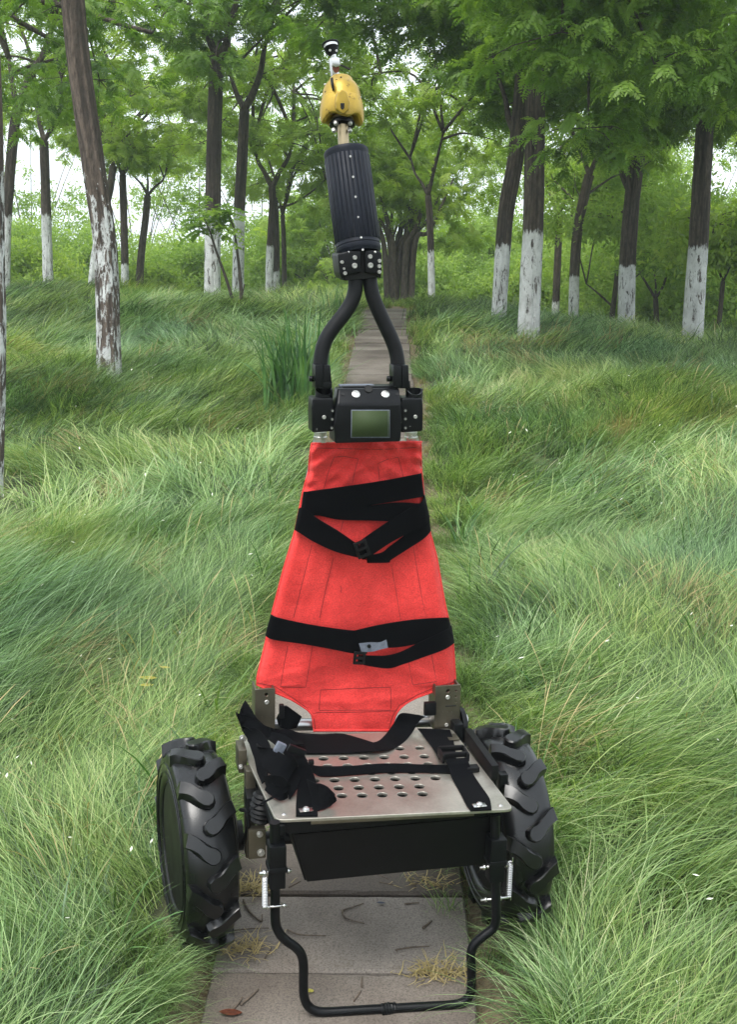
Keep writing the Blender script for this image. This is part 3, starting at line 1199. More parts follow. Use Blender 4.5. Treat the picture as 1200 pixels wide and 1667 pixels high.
tree('slim_tree', 'slim tree with white foot beside the far end of the path', 17.0,
     [(703, 498), (702, 430), (700, 360), (697, 318)], 13, 10,
     [([(697, 318), (688, 300), (676, 282), (668, 255)], .3, 6), ([(697, 318), (705, 285), (714, 250), (722, 215)], -.3, 7)], 410,
     (0.1, 0, 1.6, 1.8, 1.6, 1.5), 1300, .5, 32, MID, 'bark', GT, seed=13)
tree('big_tree', 'thick straight trunk with broad white band, nearest tree on the right', 11.7,
     [(860, 556), (864, 450), (868, 375), (871, 250), (873, 110), (874, 40)], 38, 27,
     [([(874, 60), (840, -20), (760, -90)], -1.5, 16), ([(874, 60), (930, -10), (1010, -60)], -1.5, 16), ([(874, 60), (880, -60), (890, -150)], 1.0, 18)], 375,
     (0.1, -0.3, 1.25, 2.5, 2.3, 1.55), 3600, .5, 70, NEAR, 'bark', GT, seed=14)
tree('big_tree', 'whitewashed trunk leaning right just left of the thickest trunk', 12.7,
     [(812, 532), (817, 440), (825, 340), (838, 270), (846, 200), (852, 130), (856, 60)], 25, 25,
     [([(838, 215), (828, 190), (824, 165), (810, 120)], .3, 12), ([(856, 60), (820, 0), (780, -60)], .6, 14)], 402,
     (-0.6, 0, 1.2, 2.3, 1.8, 1.45), 2200, .5, 46, NEAR, 'bark', GT, seed=15)
tree('forked_tree', 'slender brown tree with a low white foot, behind the two thick trunks', 22.0,
     [(905, 504), (908, 430), (911, 370), (911, 345)], 13, 11,
     [([(911, 345), (900, 325), (892, 300)], .3, 7), ([(911, 345), (922, 325), (930, 300), (926, 270)], -.3, 7)], 490,
     (0.0, 0, 1.5, 1.6, 1.6, 1.3), 1000, .5, 26, MID, 'bark', GT, seed=16)
tree('forked_tree', 'brown tree bending right with white foot and forked top, between the thick trunks', 18.0,
     [(934, 513), (936, 440), (942, 370), (954, 310), (960, 285)], 17, 15,
     [([(960, 285), (952, 262), (942, 240)], .3, 9), ([(960, 285), (970, 262), (982, 235), (985, 200)], -.3, 9), ([(952, 320), (980, 300), (1005, 285), (1040, 280)], 0, 4)], 448,
     (0.2, 0, 1.5, 2.0, 1.9, 1.4), 1500, .5, 36, MID, 'bark', GT, seed=17)
tree('roadside_tree', 'dark trunk with even white band, third thick trunk from the right-hand side of the path', 15.0,
     [(1020, 534), (1022, 440), (1027, 360), (1033, 300), (1040, 230)], 26, 24,
     [([(1030, 320), (1012, 280), (1000, 240)], .3, 12), ([(1040, 230), (1055, 180), (1080, 120)], -.5, 14)], 433,
     (-0.1, -0.6, 1.15, 2.2, 2.0, 1.4), 2500, .5, 50, NEAR, 'bark', GT, seed=18)
tree('roadside_tree', 'thick dark trunk with white band near the right edge of the picture', 13.0,
     [(1128, 549), (1133, 470), (1138, 400), (1143, 310), (1147, 230), (1150, 160)], 32, 27,
     [([(1150, 160), (1180, 90), (1220, 10)], -.8, 16), ([(1150, 160), (1110, 90), (1080, 20)], -.8, 16)], 400,
     (0.1, -0.3, 1.05, 2.3, 2.0, 1.45), 3000, .5, 60, NEAR, 'bark', GT, seed=19)
tree('young_tree', 'thin pale young tree at the right edge behind the thick trunk', 15.5,
     [(1168, 554), (1173, 510), (1178, 458)], 8, 7,
     [([(1178, 458), (1168, 435), (1155, 415)], .2, 4), ([(1178, 458), (1190, 435), (1205, 415)], -.2, 4)], None,
     (0.1, 0, .6, .95, .9, .6), 700, .35, 20, DARK, 'bark_plain', None, seed=20)
tree('young_tree', 'small bare-stemmed tree forking low in a V, between two white-banded trunks', 18.5,
     [(1070, 532), (1069, 505), (1068, 486)], 9, 8,
     [([(1068, 486), (1056, 466), (1044, 446), (1035, 425)], .2, 5), ([(1068, 486), (1080, 466), (1088, 440), (1092, 420)], -.2, 5), ([(1068, 486), (1068, 460), (1064, 436)], 0, 4)], None,
     (0.0, 0, 1.15, 1.2, 1.2, .75), 800, .45, 20, FAR, 'bark_plain', None, seed=21)
tree('young_tree', 'dark thin tree with arching side branches left of the even white band', 20.0,
     [(996, 528), (999, 500), (1003, 470), (1006, 440)], 10, 8,
     [([(999, 500), (975, 478), (955, 462)], .2, 4), ([(1003, 470), (1030, 455), (1048, 440)], -.2, 4)], None,
     (0.0, 0, 1.1, 1.3, 1.3, .9), 900, .45, 22, FAR, 'bark_plain', None, seed=22)
# many-stemmed tree at the end of the path
def willow():
    d = 21.0
    g = X(650, 492, d)
    root = empty('many_stemmed_tree', (g.x, d, float(ground_z(g.x, d))))
    tag(root, 'old many-stemmed tree fanning out beyond the end of the path', 'tree')
    O = root.location.copy()
    r = random.Random(4)
    foots = [(632, 492, 14), (645, 494, 17), (656, 492, 18), (668, 478, 14), (640, 480, 10)]
    tips = []
    for k, (fx, fy, w) in enumerate(foots):
        for b in range(4 if k < 4 else 3):
            tx = 650 + (fx - 648) * 2.2 + r.uniform(-55, 55)
            ty = r.uniform(250, 320)
            q = [X(fx, fy, d) - O, X(fx + (tx - fx) * .12, fy - 85, d + .1 * b) - O, X(fx + (tx - fx) * .45, 360 + r.uniform(-20, 20), d + .25 * b) - O, X(tx, ty, d + .4 * b) - O]
            q[0].z -= 0.5
            q = catmull(q, 6)
            bm = bmesh.new()
            s = d / FPX
            w0 = w * s / 2 * (.62 if b == 0 else 0.42)
            add_tube(bm, q, [w0 * (1 - t / (len(q) - 1)) ** .8 + .012 for t in range(len(q))], 8, True, 0.12, k * 5 + b)
            o = bm_obj('stem', bm, M['bark_plain'], root)
            tips += [q[-1], q[-4], q[-6]]
    nr = np.random.default_rng(9)
    pts_, rots = [], []
    for c in tips:
        m = 13
        g_ = nr.normal(0, 1, (m, 3)) * np.array([.38, .38, .22])
        pts_.append(np.array(c) + nr.normal(0, .4, 3) + np.array([0, 0, .35]) + g_)
        rots.append(np.stack([nr.normal(0, .4, m), nr.normal(.3, .3, m), nr.uniform(0, 6.28, m)], 1))
    P_ = np.concatenate(pts_)
    co = scatter('crown', SP_MID, P_, np.concatenate(rots), nr.uniform(.8, 1.3, len(P_)), nr.integers(0, 4, len(P_)), root)
    co['kind'] = 'stuff'


willow()


# trees just outside the picture whose branches hang into it
def overhang(label, x, y, h, crown, n, ncl, sp, seed, r=0.11):
    gz = float(ground_z(x, y))
    root = empty('overhanging_tree', (x, y, gz))
    tag(root, label, 'tree', 'trees standing beside the view')
    bm = bmesh.new()
    q = catmull([Vector((0, 0, -.1)), Vector((.05, 0, h * .5)), Vector((0, .05, h))], 8)
    add_tube(bm, q, tube_rad(len(q), r, r * .75, .2), 16, True, .08, seed)
    t = bm_obj('trunk', bm, M['bark'], root)
    zs = np.empty(len(t.data.vertices) * 3, np.float32)
    t.data.vertices.foreach_get('co', zs)
    fattr(t.data, 'wash', 1.1 - zs.reshape(-1, 3)[:, 2])
    nr = np.random.default_rng(seed)
    C, R = np.array(crown[:3]), np.array(crown[3:])
    limbs = []
    for k in range(6):
        a = k * 1.05 + .3
        e = C + np.array([cos(a), sin(a), nr.uniform(-.3, .5)]) * R * .65
        q = catmull([Vector((0, 0, h - .1)), Vector((0, 0, h)).lerp(Vector(e), .45) + Vector((0, 0, .35)), Vector(e)], 6)
        bm = bmesh.new()
        add_tube(bm, q, tube_rad(len(q), r * .5, r * .2), 7, True, .08, seed + k)
        o = bm_obj('branch', bm, M['bark'], root)
        fattr(o.data, 'wash', np.full(len(o.data.vertices), -5.0, np.float32))
        limbs += q[4:]
    PA = np.array([tuple(p) for p in limbs])
    bm = bmesh.new()
    PP, RR = [], []
    for k in range(ncl):
        v = nr.normal(0, 1, 3)
        v /= np.linalg.norm(v)
        c = C + v * nr.uniform(.4, 1) * R
        s = Vector(PA[int(np.argmin(np.linalg.norm(PA - c, axis=1)))])
        cv = Vector(c)
        add_tube(bm, catmull([s, s.lerp(cv, .5) + Vector((0, 0, .1)), cv], 3), [.014] * 3 + [.01] * 3 + [.005], 5, False)
        m = int(n / ncl * nr.uniform(.6, 1.4))
        g = nr.normal(0, 1, (m, 3))
        g /= np.linalg.norm(g, axis=1)[:, None]
        g *= nr.random((m, 1)) ** .5 * .55
        g *= np.array([1.2, 1.2, .4])
        pp = c + g
        pp[:, 2] -= .3 * (g[:, 0] ** 2 + g[:, 1] ** 2)
        PP.append(pp)
        RR.append(np.stack([nr.normal(0, .3, m), nr.normal(.2, .3, m), np.arctan2(g[:, 1], g[:, 0]) + nr.normal(0, .6, m)], 1))
        for p in range(0, m, 6):
            add_tube(bm, [cv, cv.lerp(Vector(pp[p]), .6) + Vector((0, 0, .03)), Vector(pp[p])], [.006, .004, .002], 4, False)
    o = bm_obj('twigs', bm, M['bark_plain'], root)
    o['kind'] = 'stuff'
    P_ = np.concatenate(PP)
    co = scatter('crown', sp[0], P_, np.concatenate(RR), nr.uniform(.6, 1.0, len(P_)), nr.integers(0, sp[1], len(P_)), root)
    co['kind'] = 'stuff'


overhang('leafy crown hanging into the top right corner from a trunk outside the view', 4.0, 9.2, 2.6, (-1.3, -0.2, 2.75, 2.2, 1.6, 1.05), 1800, 46, NEAR, 31)
overhang('leafy crown filling the top left corner from a trunk outside the view', -4.6, 12.5, 2.8, (1.0, 0, 2.9, 2.3, 1.8, 1.1), 700, 22, NEAR, 33)

# ------------------------------------------------------------------ shrubs and far wood behind the crest
def shrub(label, px, py_top, d, rx, rz, n, sp, seed, name='shrub', cat='shrub', lift=0.0):
    top = X(px, py_top, d)
    gz = float(ground_z(top.x, d))
    root = empty(name, (top.x, d, gz))
    tag(root, label, cat, 'shrubs and small trees behind the crest')
    nr = np.random.default_rng(seed)
    H = top.z - gz
    bm = bmesh.new()
    PP = []
    ncl = max(8, n // 38)
    for k in range(ncl):
        a = nr.uniform(0, 2 * pi)
        q = nr.random() ** .5
        zz = lift + (H - lift) * nr.uniform(.12, 1.0)
        prof = sqrt(max(0.05, 1 - (2 * (zz - lift) / max(H - lift, .1) - .9) ** 2 * .8))
        c = np.array([cos(a) * q * rx * prof, sin(a) * q * rx * prof, zz - .15])
        add_tube(bm, catmull([Vector((nr.normal(0, .06), nr.normal(0, .06), -.1)), Vector((c[0] * .3, c[1] * .3, c[2] * .5)), Vector(c)], 4), tube_rad(9, .025, .006), 5, False)
        m = int(38 * nr.uniform(.5, 1.5))
        PP.append(c + nr.normal(0, 1, (m, 3)) * np.array([.42, .42, .25]) * (rz))
    o = bm_obj('stems', bm, M['bark_plain'], root)
    P_ = np.concatenate(PP)
    m = len(P_)
    co = scatter('foliage', sp[0], P_, np.stack([nr.uniform(-.5, .5, m), nr.uniform(-.5, .5, m), nr.uniform(0, 6.28, m)], 1), nr.uniform(.7, 1.3, m), nr.integers(0, sp[1], m), root)
    co['kind'] = 'stuff'


SH = [
    ('rounded pale green shrub in the gap at the far left', 35, 365, 27, 1.5, .9, 700, FAR),
    ('dark low bush at the foot of the far left shrubs', 48, 405, 24, .8, .6, 380, DARK),
    ('light green shrub left of the leaning trunk', 115, 385, 27, 1.2, .8, 600, FAR),
    ('bushy green shrub between the leaning trunk and the dark curved one', 130, 360, 31, 1.6, 1., 650, FAR),
    ('tall airy shrub behind the dark curved trunk', 285, 375, 28, 1.3, .9, 600, FAR),
    ('small dark bush right of the dark curved trunk', 245, 425, 24.5, .35, .4, 140, DARK),
    ('grey green tree in the gap left of the straight dark trunk', 310, 395, 33, 1.5, 1., 550, FAR),
    ('feathery green tree between the two middle trunks', 425, 365, 30, 1.4, 1., 600, FAR),
    ('leafy shrub behind the thin unpainted stem', 495, 340, 28, 1.6, 1., 800, FAR),
    ('light green tree left of the old many-stemmed tree', 555, 300, 27, 1.5, 1., 900, MID),
    ('bright shrub right of the many-stemmed tree', 745, 370, 28, 1.3, .9, 650, FAR),
    ('yellow green shrub behind the slim tree at the path end', 705, 390, 26, .9, .8, 450, FAR),
    ('tall bright bush left of the leaning whitewashed trunk', 790, 345, 30, 1.6, 1., 750, FAR),
    ('bright green bush between the two thick trunks', 838, 390, 25, 1.0, .8, 420, FAR),
    ('broad green bush behind the slender brown tree', 890, 350, 27, 1.5, 1., 850, FAR),
    ('leafy green bush behind the bending brown tree', 960, 370, 25, 1.2, .9, 600, FAR),
    ('yellow green tree right of the even white band', 1080, 300, 26, 1.7, 1., 1100, FAR),
    ('sunlit bush low behind the even white band', 1035, 390, 23, 1.1, .8, 650, FAR),  # leaf colour shared with the other pale shrubs
    ('light green thicket bush by the right-hand thick trunk', 1105, 390, 22, 1.2, .9, 550, FAR),
    ('leafy bush at the far right edge', 1185, 340, 21, 1.3, .9, 600, FAR),
    ('pale shrub showing low at the far right edge', 1200, 440, 18.5, .8, .7, 450, FAR),
]
for i, (lb, px, py, d, rx, rz, n, sp) in enumerate(SH):
    shrub(lb, px, py, d, rx, rz, n, sp, 500 + i, name='small_tree' if 'tree' in lb.split(' ')[0:4] else 'shrub')

BGT = [
    ('airy pale tree far behind the left edge trunk', 40, 130, 33, 2.3, 260, 2.9),
    ('airy pale tree far behind, just right of the leaning trunk', 215, 110, 35, 2.6, 260, 3.2),
    ('light feathery tree far behind the leafy sapling', 318, 130, 33, 2.2, 200, 3.2),
    ('light tree far behind the two middle trunks with a thin crown', 420, 110, 34, 2.4, 220, 3.2),
    ('pale green tree far behind the ribbed handle casing', 545, 110, 32, 2.4, 480, 2.4),
    ('yellow green tree far behind the slim tree at the path end', 735, 150, 33, 2.4, 480, 2.4),
    ('pale tree far behind the thickest trunk', 850, 160, 34, 2.4, 460, 2.6),
    ('bright thin-crowned tree far behind the bending brown tree', 985, 190, 32, 2.3, 460, 2.2),
    ('bright thin-crowned tree far behind the right edge', 1120, 190, 32, 2.4, 480, 2.2),
]
for i, (lb, px, py, d, rx, n, lift) in enumerate(BGT):
    shrub(lb, px, py, d, rx, 1.05, n, FAR, 700 + i, name='small_tree', cat='tree', lift=lift)


def far_wood():
    nr = np.random.default_rng(77)
    n = 5200
    y = nr.uniform(42, 70, n)
    x = nr.uniform(-.45, .45, n) * y
    px = x / y * 2000 + 600
    top = 1.2 + y * (0.055 + 0.018 * vnoise(px / 70, y * 0, 1, 5) + 0.012 * vnoise(px / 25, y * 0, 1, 6) + 0.03 * np.clip((px - 820) / 200, 0, 1) + .014 * np.exp(-((px - 560) / 120) ** 2))
    z = -0.6 + (top + .6) * nr.random(n) ** 0.75
    o = scatter('far_wood', SP_WOOD, np.stack([x, y, z], 1), nr.uniform(-1, 1, (n, 3)) * np.array([.5, .5, 3.1]), nr.uniform(.7, 1.3, n), nr.integers(0, 3, n))
    tag(o, 'far-off wood of pale green trees behind everything', 'wood', None, 'stuff')


far_wood()


def haze():
    bm = bmesh.new()
    add_box(bm, (0, 86, 3.5), (250, 240, 17))
    m = bpy.data.materials.new('haze')
    m.use_nodes = True
    nt = m.node_tree
    nt.nodes.clear()
    out = nt.nodes.new('ShaderNodeOutputMaterial')
    v = nt.nodes.new('ShaderNodeVolumePrincipled')
    v.inputs['Color'].default_value = (0.86, 0.93, 0.97, 1)
    v.inputs['Density'].default_value = 0.0017
    nt.links.new(v.outputs[0], out.inputs['Volume'])
    M['haze'] = m
    o = bm_obj('haze', bm, m, None, False)
    tag(o, 'thin pale morning haze in the air among the trees', 'haze', None, 'stuff')


haze()

# ------------------------------------------------------------------ the powered carrying cart
cart = empty('carrying_cart', CART, (CPIT, 0, CYAW))
tag(cart, 'two-wheeled black carrying cart with red canvas back, metal seat plate and tall handle column', 'cart')
_o = MCi @ Vector((0, 0, CAMZ))
_R = MCi.to_3x3()


def _ray(px, py):
    return _R @ X(px, py, 1.0) - _R @ Vector((0, 0, CAMZ))


def LY(px, py, Y):
    d = _ray(px, py)
    return _o + d * ((Y - _o.y) / d.y)


def LZ(px, py, Z):
    d = _ray(px, py)
    return _o + d * ((Z - _o.z) / d.z)


PS = 1.17e-3            # metres per photo pixel at the cart, about
ZP = 0.400              # top of the seat plate


def part(name, bm, mat, parent=cart, smooth=True, auto=0.6, label=None):
    o = bm_obj(name, bm, M[mat], parent, smooth, auto=auto)
    if label:
        o['label'] = label
    return o


def screw(p, axis, r, h, mat='white_bolt', parent=cart, name='bolt', washer=False):
    bm = bmesh.new()
    prof = [(-h, r), (h * .5, r), (h, r * .8), (h, r * .45), (h * .3, r * .38), (h * .3, 0)]
    if washer:
        prof = [(-h, r * 1.5), (-h * .1, r * 1.5), (-h * .1, r)] + prof[1:]
    add_lathe(bm, p, axis, prof, 14)
    return part(name, bm, mat, parent)


# ---- wheels
def lug_mesh(side):
    """one curved tread bar, unrolled: u across (side * outwards), v round the tyre"""
    bm = bmesh.new()
    cl = [(0.0495, 0.010), (0.040, 0.006), (0.030, -0.001), (0.020, -0.010), (0.010, -0.019), (0.001, -0.024)]
    wd = [0.0125, 0.0120, 0.0112, 0.0112, 0.0130, 0.0142]
    cl = catmull([Vector((a, b, 0)) for a, b in cl], 2)
    wd = np.interp(np.linspace(0, 5, len(cl)), range(6), wd)
    left, right = [], []
    for i, p in enumerate(cl):
        a = cl[max(0, i - 1)]
        b = cl[min(len(cl) - 1, i + 1)]
        t = (b - a).normalized()
        nn = Vector((-t.y, t.x, 0))
        left.append(p + nn * wd[i])
        right.append(p - nn * wd[i])
    endc = cl[-1]
    t = (cl[-1] - cl[-2]).normalized()
    nn = Vector((-t.y, t.x, 0))
    cap = [endc + nn * wd[-1] * cos(a) + t * wd[-1] * sin(a) for a in (pi / 5, 2 * pi / 5, 3 * pi / 5, 4 * pi / 5)]
    out = left + cap + right[::-1]
    cen = sum(out, Vector()) / len(out)
    R0, H = 0.190, 0.0175

    def put(p, h, grow):
        q = p + (p - cen).normalized() * grow
        u = min(0.0505, q.x) * side
        crown = -0.010 * (abs(u) / 0.05) ** 2.4
        rr = R0 + crown + h
        a = q.y / R0
        return bm.verts.new((u, rr * sin(a), rr * cos(a)))
    base = [put(p, -0.006, 0.0045) for p in out]
    top = [put(p, H * .86, 0.0004) for p in out]
    top2 = [put(p, H, -0.0022) for p in out]
    n = len(out)
    for k in range(n):
        j = (k + 1) % n
        bm.faces.new((base[k], base[j], top[j], top[k]))
        bm.faces.new((top[k], top[j], top2[j], top2[k]))
    # top surface as a strip between both edges
    m = len(left)
    for i in range(m - 1):
        bm.faces.new((top2[i], top2[i + 1], top2[n - 2 - i], top2[n - 1 - i]))
    bm.faces.new([top2[m - 1], top2[m], top2[m + 1], top2[m + 2], top2[m + 3], top2[m + 4]])
    bmesh.ops.recalc_face_normals(bm, faces=bm.faces[:])
    me = bpy.data.meshes.new('tread_lug')
    for e in bm.edges:
        e.smooth = not (len(e.link_faces) == 2 and e.calc_face_angle(0) > 0.5)
    bm.to_mesh(me)
    bm.free()
    me.polygons.foreach_set('use_smooth', [True] * len(me.polygons))
    me.materials.append(M['tyre'])
    return me


LUG = {1: lug_mesh(1), -1: lug_mesh(-1)}


def make_wheel(px, py, label, yaw, phase, mirror):
    c = LZ(px, py, 0.197)
    c.z = 0.197
    w = empty('wheel', c, (0, 0, yaw), cart)
    w['label'] = label
    W = 0.0495
    # carcass, hollow towards the rim
    prof = [(-W + .012, .128), (-W + .006, .130), (-W + .001, .140), (-W - .0015, .155), (-W + .000, .170), (-W + .003, .1785), (-W + .006, .182),
            (-W * .6, .1875), (-W * .25, .1905), (0, .191), (W * .25, .1905), (W * .6, .1875), (W - .006, .182), (W - .003, .1785), (W, .170),
            (W + .0015, .155), (W - .001, .140), (W - .006, .130), (W - .012, .128)]
    bm = bmesh.new()
    n = 64
    rings = []
    for x, r in prof + [(W - .012, .120), (-W + .012, .120)]:
        rings.append([bm.verts.new((x, r * sin(2 * pi * k / n), r * cos(2 * pi * k / n))) for k in range(n)])
    m = len(rings)
    for i in range(m):
        for k in range(n):
            bm.faces.new((rings[i][k], rings[i][(k + 1) % n], rings[(i + 1) % m][(k + 1) % n], rings[(i + 1) % m][k]))
    part('tyre', bm, 'tyre', w, auto=1.0)
    # raised lines on the side walls
    bm = bmesh.new()
    for s in (-1, 1):
        for rr in (.146, .163):
            pts = [Vector((s * (W + .0012), rr * sin(2 * pi * k / 48), rr * cos(2 * pi * k / 48))) for k in range(49)]
            add_tube(bm, pts, .0016, 5, False)
    part('sidewall_bead', bm, 'tyre', w)
    # rim: deep dish with hub
    bm = bmesh.new()
    prof = [(-W + .006, .1285), (-W + .004, .124), (-W + .014, .119), (-W + .020, .108), (-.012, .100), (-.010, .045), (-.026, .042), (-.028, 0)]
    add_lathe(bm, (0, 0, 0), (1, 0, 0), prof, 40)
    prof = [(W - .006, .1285), (W - .004, .124), (W - .014, .119), (W - .020, .108), (.012, .100), (.010, .045), (.026, .042), (.028, 0)]
    add_lathe(bm, (0, 0, 0), (1, 0, 0), prof, 40)
    part('rim', bm, 'black_plastic', w)
    for k in range(5):
        a = k * 2 * pi / 5 + .3
        for s in (-1, 1):
            screw(Vector((s * .014, .07 * sin(a), .07 * cos(a))), (s, 0, 0), .007, .005, 'steel', w, 'wheel_nut')
    nl = 12
    for k in range(nl):
        for s in (1, -1):
            a = 2 * pi * (k + (0.5 if s > 0 else 0)) / nl + phase
            o = link('tread_lug', LUG[s], None, w)
            # bars lead towards the viewer: outer ends up, inner ends down
            o.rotation_euler = (a, 0, 0)
    return w, c


wl, cl_ = make_wheel(318, 1372, 'wet black wheel standing in the grass on the left', 0.10, 0.05, False)
wr, cr_ = make_wheel(818, 1342, 'black wheel on the right behind the seat plate', -0.01, 0.28, False)

# axle and hub motor housings
bm = bmesh.new()
add_tube(bm, [Vector((cl_.x + .02, cl_.y, .197)), Vector((cr_.x - .02, cr_.y, .197))], .014, 14)
part('axle', bm, 'black_metal')
for c, s in ((cl_, 1), (cr_, -1)):
    bm = bmesh.new()
    add_lathe(bm, (c.x + s * .048, c.y, .205), (s, 0, 0), [(0, .058), (.016, .062), (.028, .060), (.032, .050), (.032, .03), (.045, .03), (.045, 0)], 32)
    part('hub_motor', bm, 'black_metal')

# ---- seat plate with its six columns of holes
corner = [LZ(449.6, 1334.5, ZP), LZ(836, 1316.5, ZP), LZ(735, 1186, ZP), LZ(388, 1204, ZP)]
corner = [Vector((c.x, c.y)) for c in corner]


def rounded(poly, r, n=5):
    out = []
    m = len(poly)
    for i in range(m):
        p, q, s = poly[i - 1], poly[i], poly[(i + 1) % m]
        a = q + (p - q).normalized() * r
        b = q + (s - q).normalized() * r
        for k in range(n + 1):
            t = k / n
            out.append(tuple(a.lerp(q, t).lerp(q.lerp(b, t), t))[:2])
    return out


holes = []
for zy, x0, n in ((287, 382, 6), (320, 400, 6), (350, 415, 6), (379, 429, 6), (406, 364, 7), (437, 380, 6), (467, 393, 6)):
    for k in range(n):
        zx = x0 + 79 * k + (0 if x0 > 370 else 0)
        yy = zy - 3.4 * k * .5
        p = LZ(zx / 2.4 + 360, yy / 2.4 + 1101.5, ZP)
        holes.append(circle2(p.x, p.y, .0102, 18))
seat = flat_plate('seat_plate', rounded(corner, .014), holes, .0045, M['plate'], cart, Matrix.Translation((0, 0, ZP - .003)), .0007)
seat['label'] = 'scuffed grey metal seat plate punched with round holes'
for px, py in ((462, 1326), (815, 1312), (400, 1200), (770, 1268)):
    screw(LZ(px, py, ZP) + Vector((0, 0, .0005)), (0, 0, 1), .0042, .0012, 'steel', cart, 'plate_screw')
# turned-down front lip under the plate
bm = bmesh.new()
a, b = LZ(508, 1336, ZP), LZ(775, 1322, ZP)
mid = (a + b) / 2
an = atan2(b.y - a.y, b.x - a.x)
add_box(bm, (mid.x, mid.y + .010, ZP - .0085), ((b - a).length, .004, .006), Matrix.Rotation(an, 3, 'Z'), .0006)
part('front_lip', bm, 'olive')

# frame rails below the plate
FY = (corner[0].y + corner[1].y) / 2
BY = (corner[2].y + corner[3].y) / 2
bm = bmesh.new()
for x in (-.195, .195):
    add_box(bm, (x, (FY + BY) / 2, ZP - .018), (.022, BY - FY - .02, .020), None, .002)
for y in (FY + .03, BY - .03):
    add_box(bm, (0, y, ZP - .0185), (.366, .022, .018), None, .002)
part('seat_rails', bm, 'black_metal')

# ---- storage bin below
bm = bmesh.new()
t0, t1 = LY(474, 1338, FY + .022), LY(808, 1324, FY + .022)
b0, b1 = LY(497, 1428, FY + .05), LY(797, 1417, FY + .05)
zt, zb = ZP - .030, (b0.z + b1.z) / 2
vs = []
for z, x0, x1, y0, y1 in ((zb, b0.x, b1.x, FY + .05, BY - .07), (zt, t0.x, t1.x, FY + .022, BY - .04)):
    vs += [bm.verts.new((x0, y0, z)), bm.verts.new((x1, y0, z)), bm.verts.new((x1, y1, z)), bm.verts.new((x0, y1, z))]
for f in ((3, 2, 1, 0), (0, 1, 5, 4), (1, 2, 6, 5), (2, 3, 7, 6), (3, 0, 4, 7), (4, 5, 6, 7)):
    bm.faces.new([vs[i] for i in f])
bmesh.ops.bevel(bm, geom=bm.edges[:], offset=.004, segments=2, affect='EDGES')
part('storage_bin', bm, 'black_plastic', label='black open bin hung below the seat plate')
bm = bmesh.new()
add_box(bm, ((t0.x + t1.x) / 2, FY + .0235, ZP - .0255), (t1.x - t0.x + .012, .006, .010), None, .0015)
part('bin_rim', bm, 'black_plastic')

# ---- foot stand of bent tube
TY = FY + .010


def ground_pt(px, py):
    """where the ray through a photo pixel meets the sloping path plane"""
    d = X(px, py, 1.0) - Vector((0, 0, CAMZ))
    t = (CAMZ + SLOPE * 2.3) / (SLOPE * d.y - d.z)
    return Vector((0, 0, CAMZ)) + d * t


_gl = (MCi @ (ground_pt(510, 1655) + Vector((0, 0, .008)))).y
_gr = (MCi @ (ground_pt(755, 1641) + Vector((0, 0, .008)))).y


def yz(py, px=None):
    u = 0.5 if px is None else max(0, min(1, (px - 505) / 250))
    return TY + (_gl + (_gr - _gl) * u - TY) * max(0, min(1, (py - 1340) / 300))


stand = [(447, 1338), (447, 1400), (448, 1460), (448, 1496), (452, 1514), (463, 1529), (480, 1541), (490, 1553), (494, 1570), (494, 1600), (495, 1622), (502, 1638),
         (520, 1647), (560, 1646), (600, 1643.5), (650, 1641), (700, 1638), (735, 1636), (755, 1631), (766, 1618), (768, 1600), (768, 1575), (767, 1552), (773, 1537),
         (787, 1524), (803, 1511), (808, 1496), (808, 1470), (807, 1400), (806, 1326)]
sp_ = [LY(x, y, yz(y, x)) for x, y in stand]
foot = empty('foot_stand', (0, 0, 0), (0, 0, 0), cart)
bm = bmesh.new()
add_tube(bm, catmull(sp_, 4), .0086, 14)
part('stand_tube', bm, 'black_metal', foot)
bm = bmesh.new()
wj = LY(633, 1642, yz(1642, 633))
add_tube(bm, [wj + Vector((-.014 + i * .0028, .0, 0)) for i in range(11)], [.0095, .0112, .0100, .0118, .0104, .0120, .0108, .0114, .0100, .0112, .0094], 12, True, .08, 4)
part('weld_joint', bm, 'black_metal', foot)
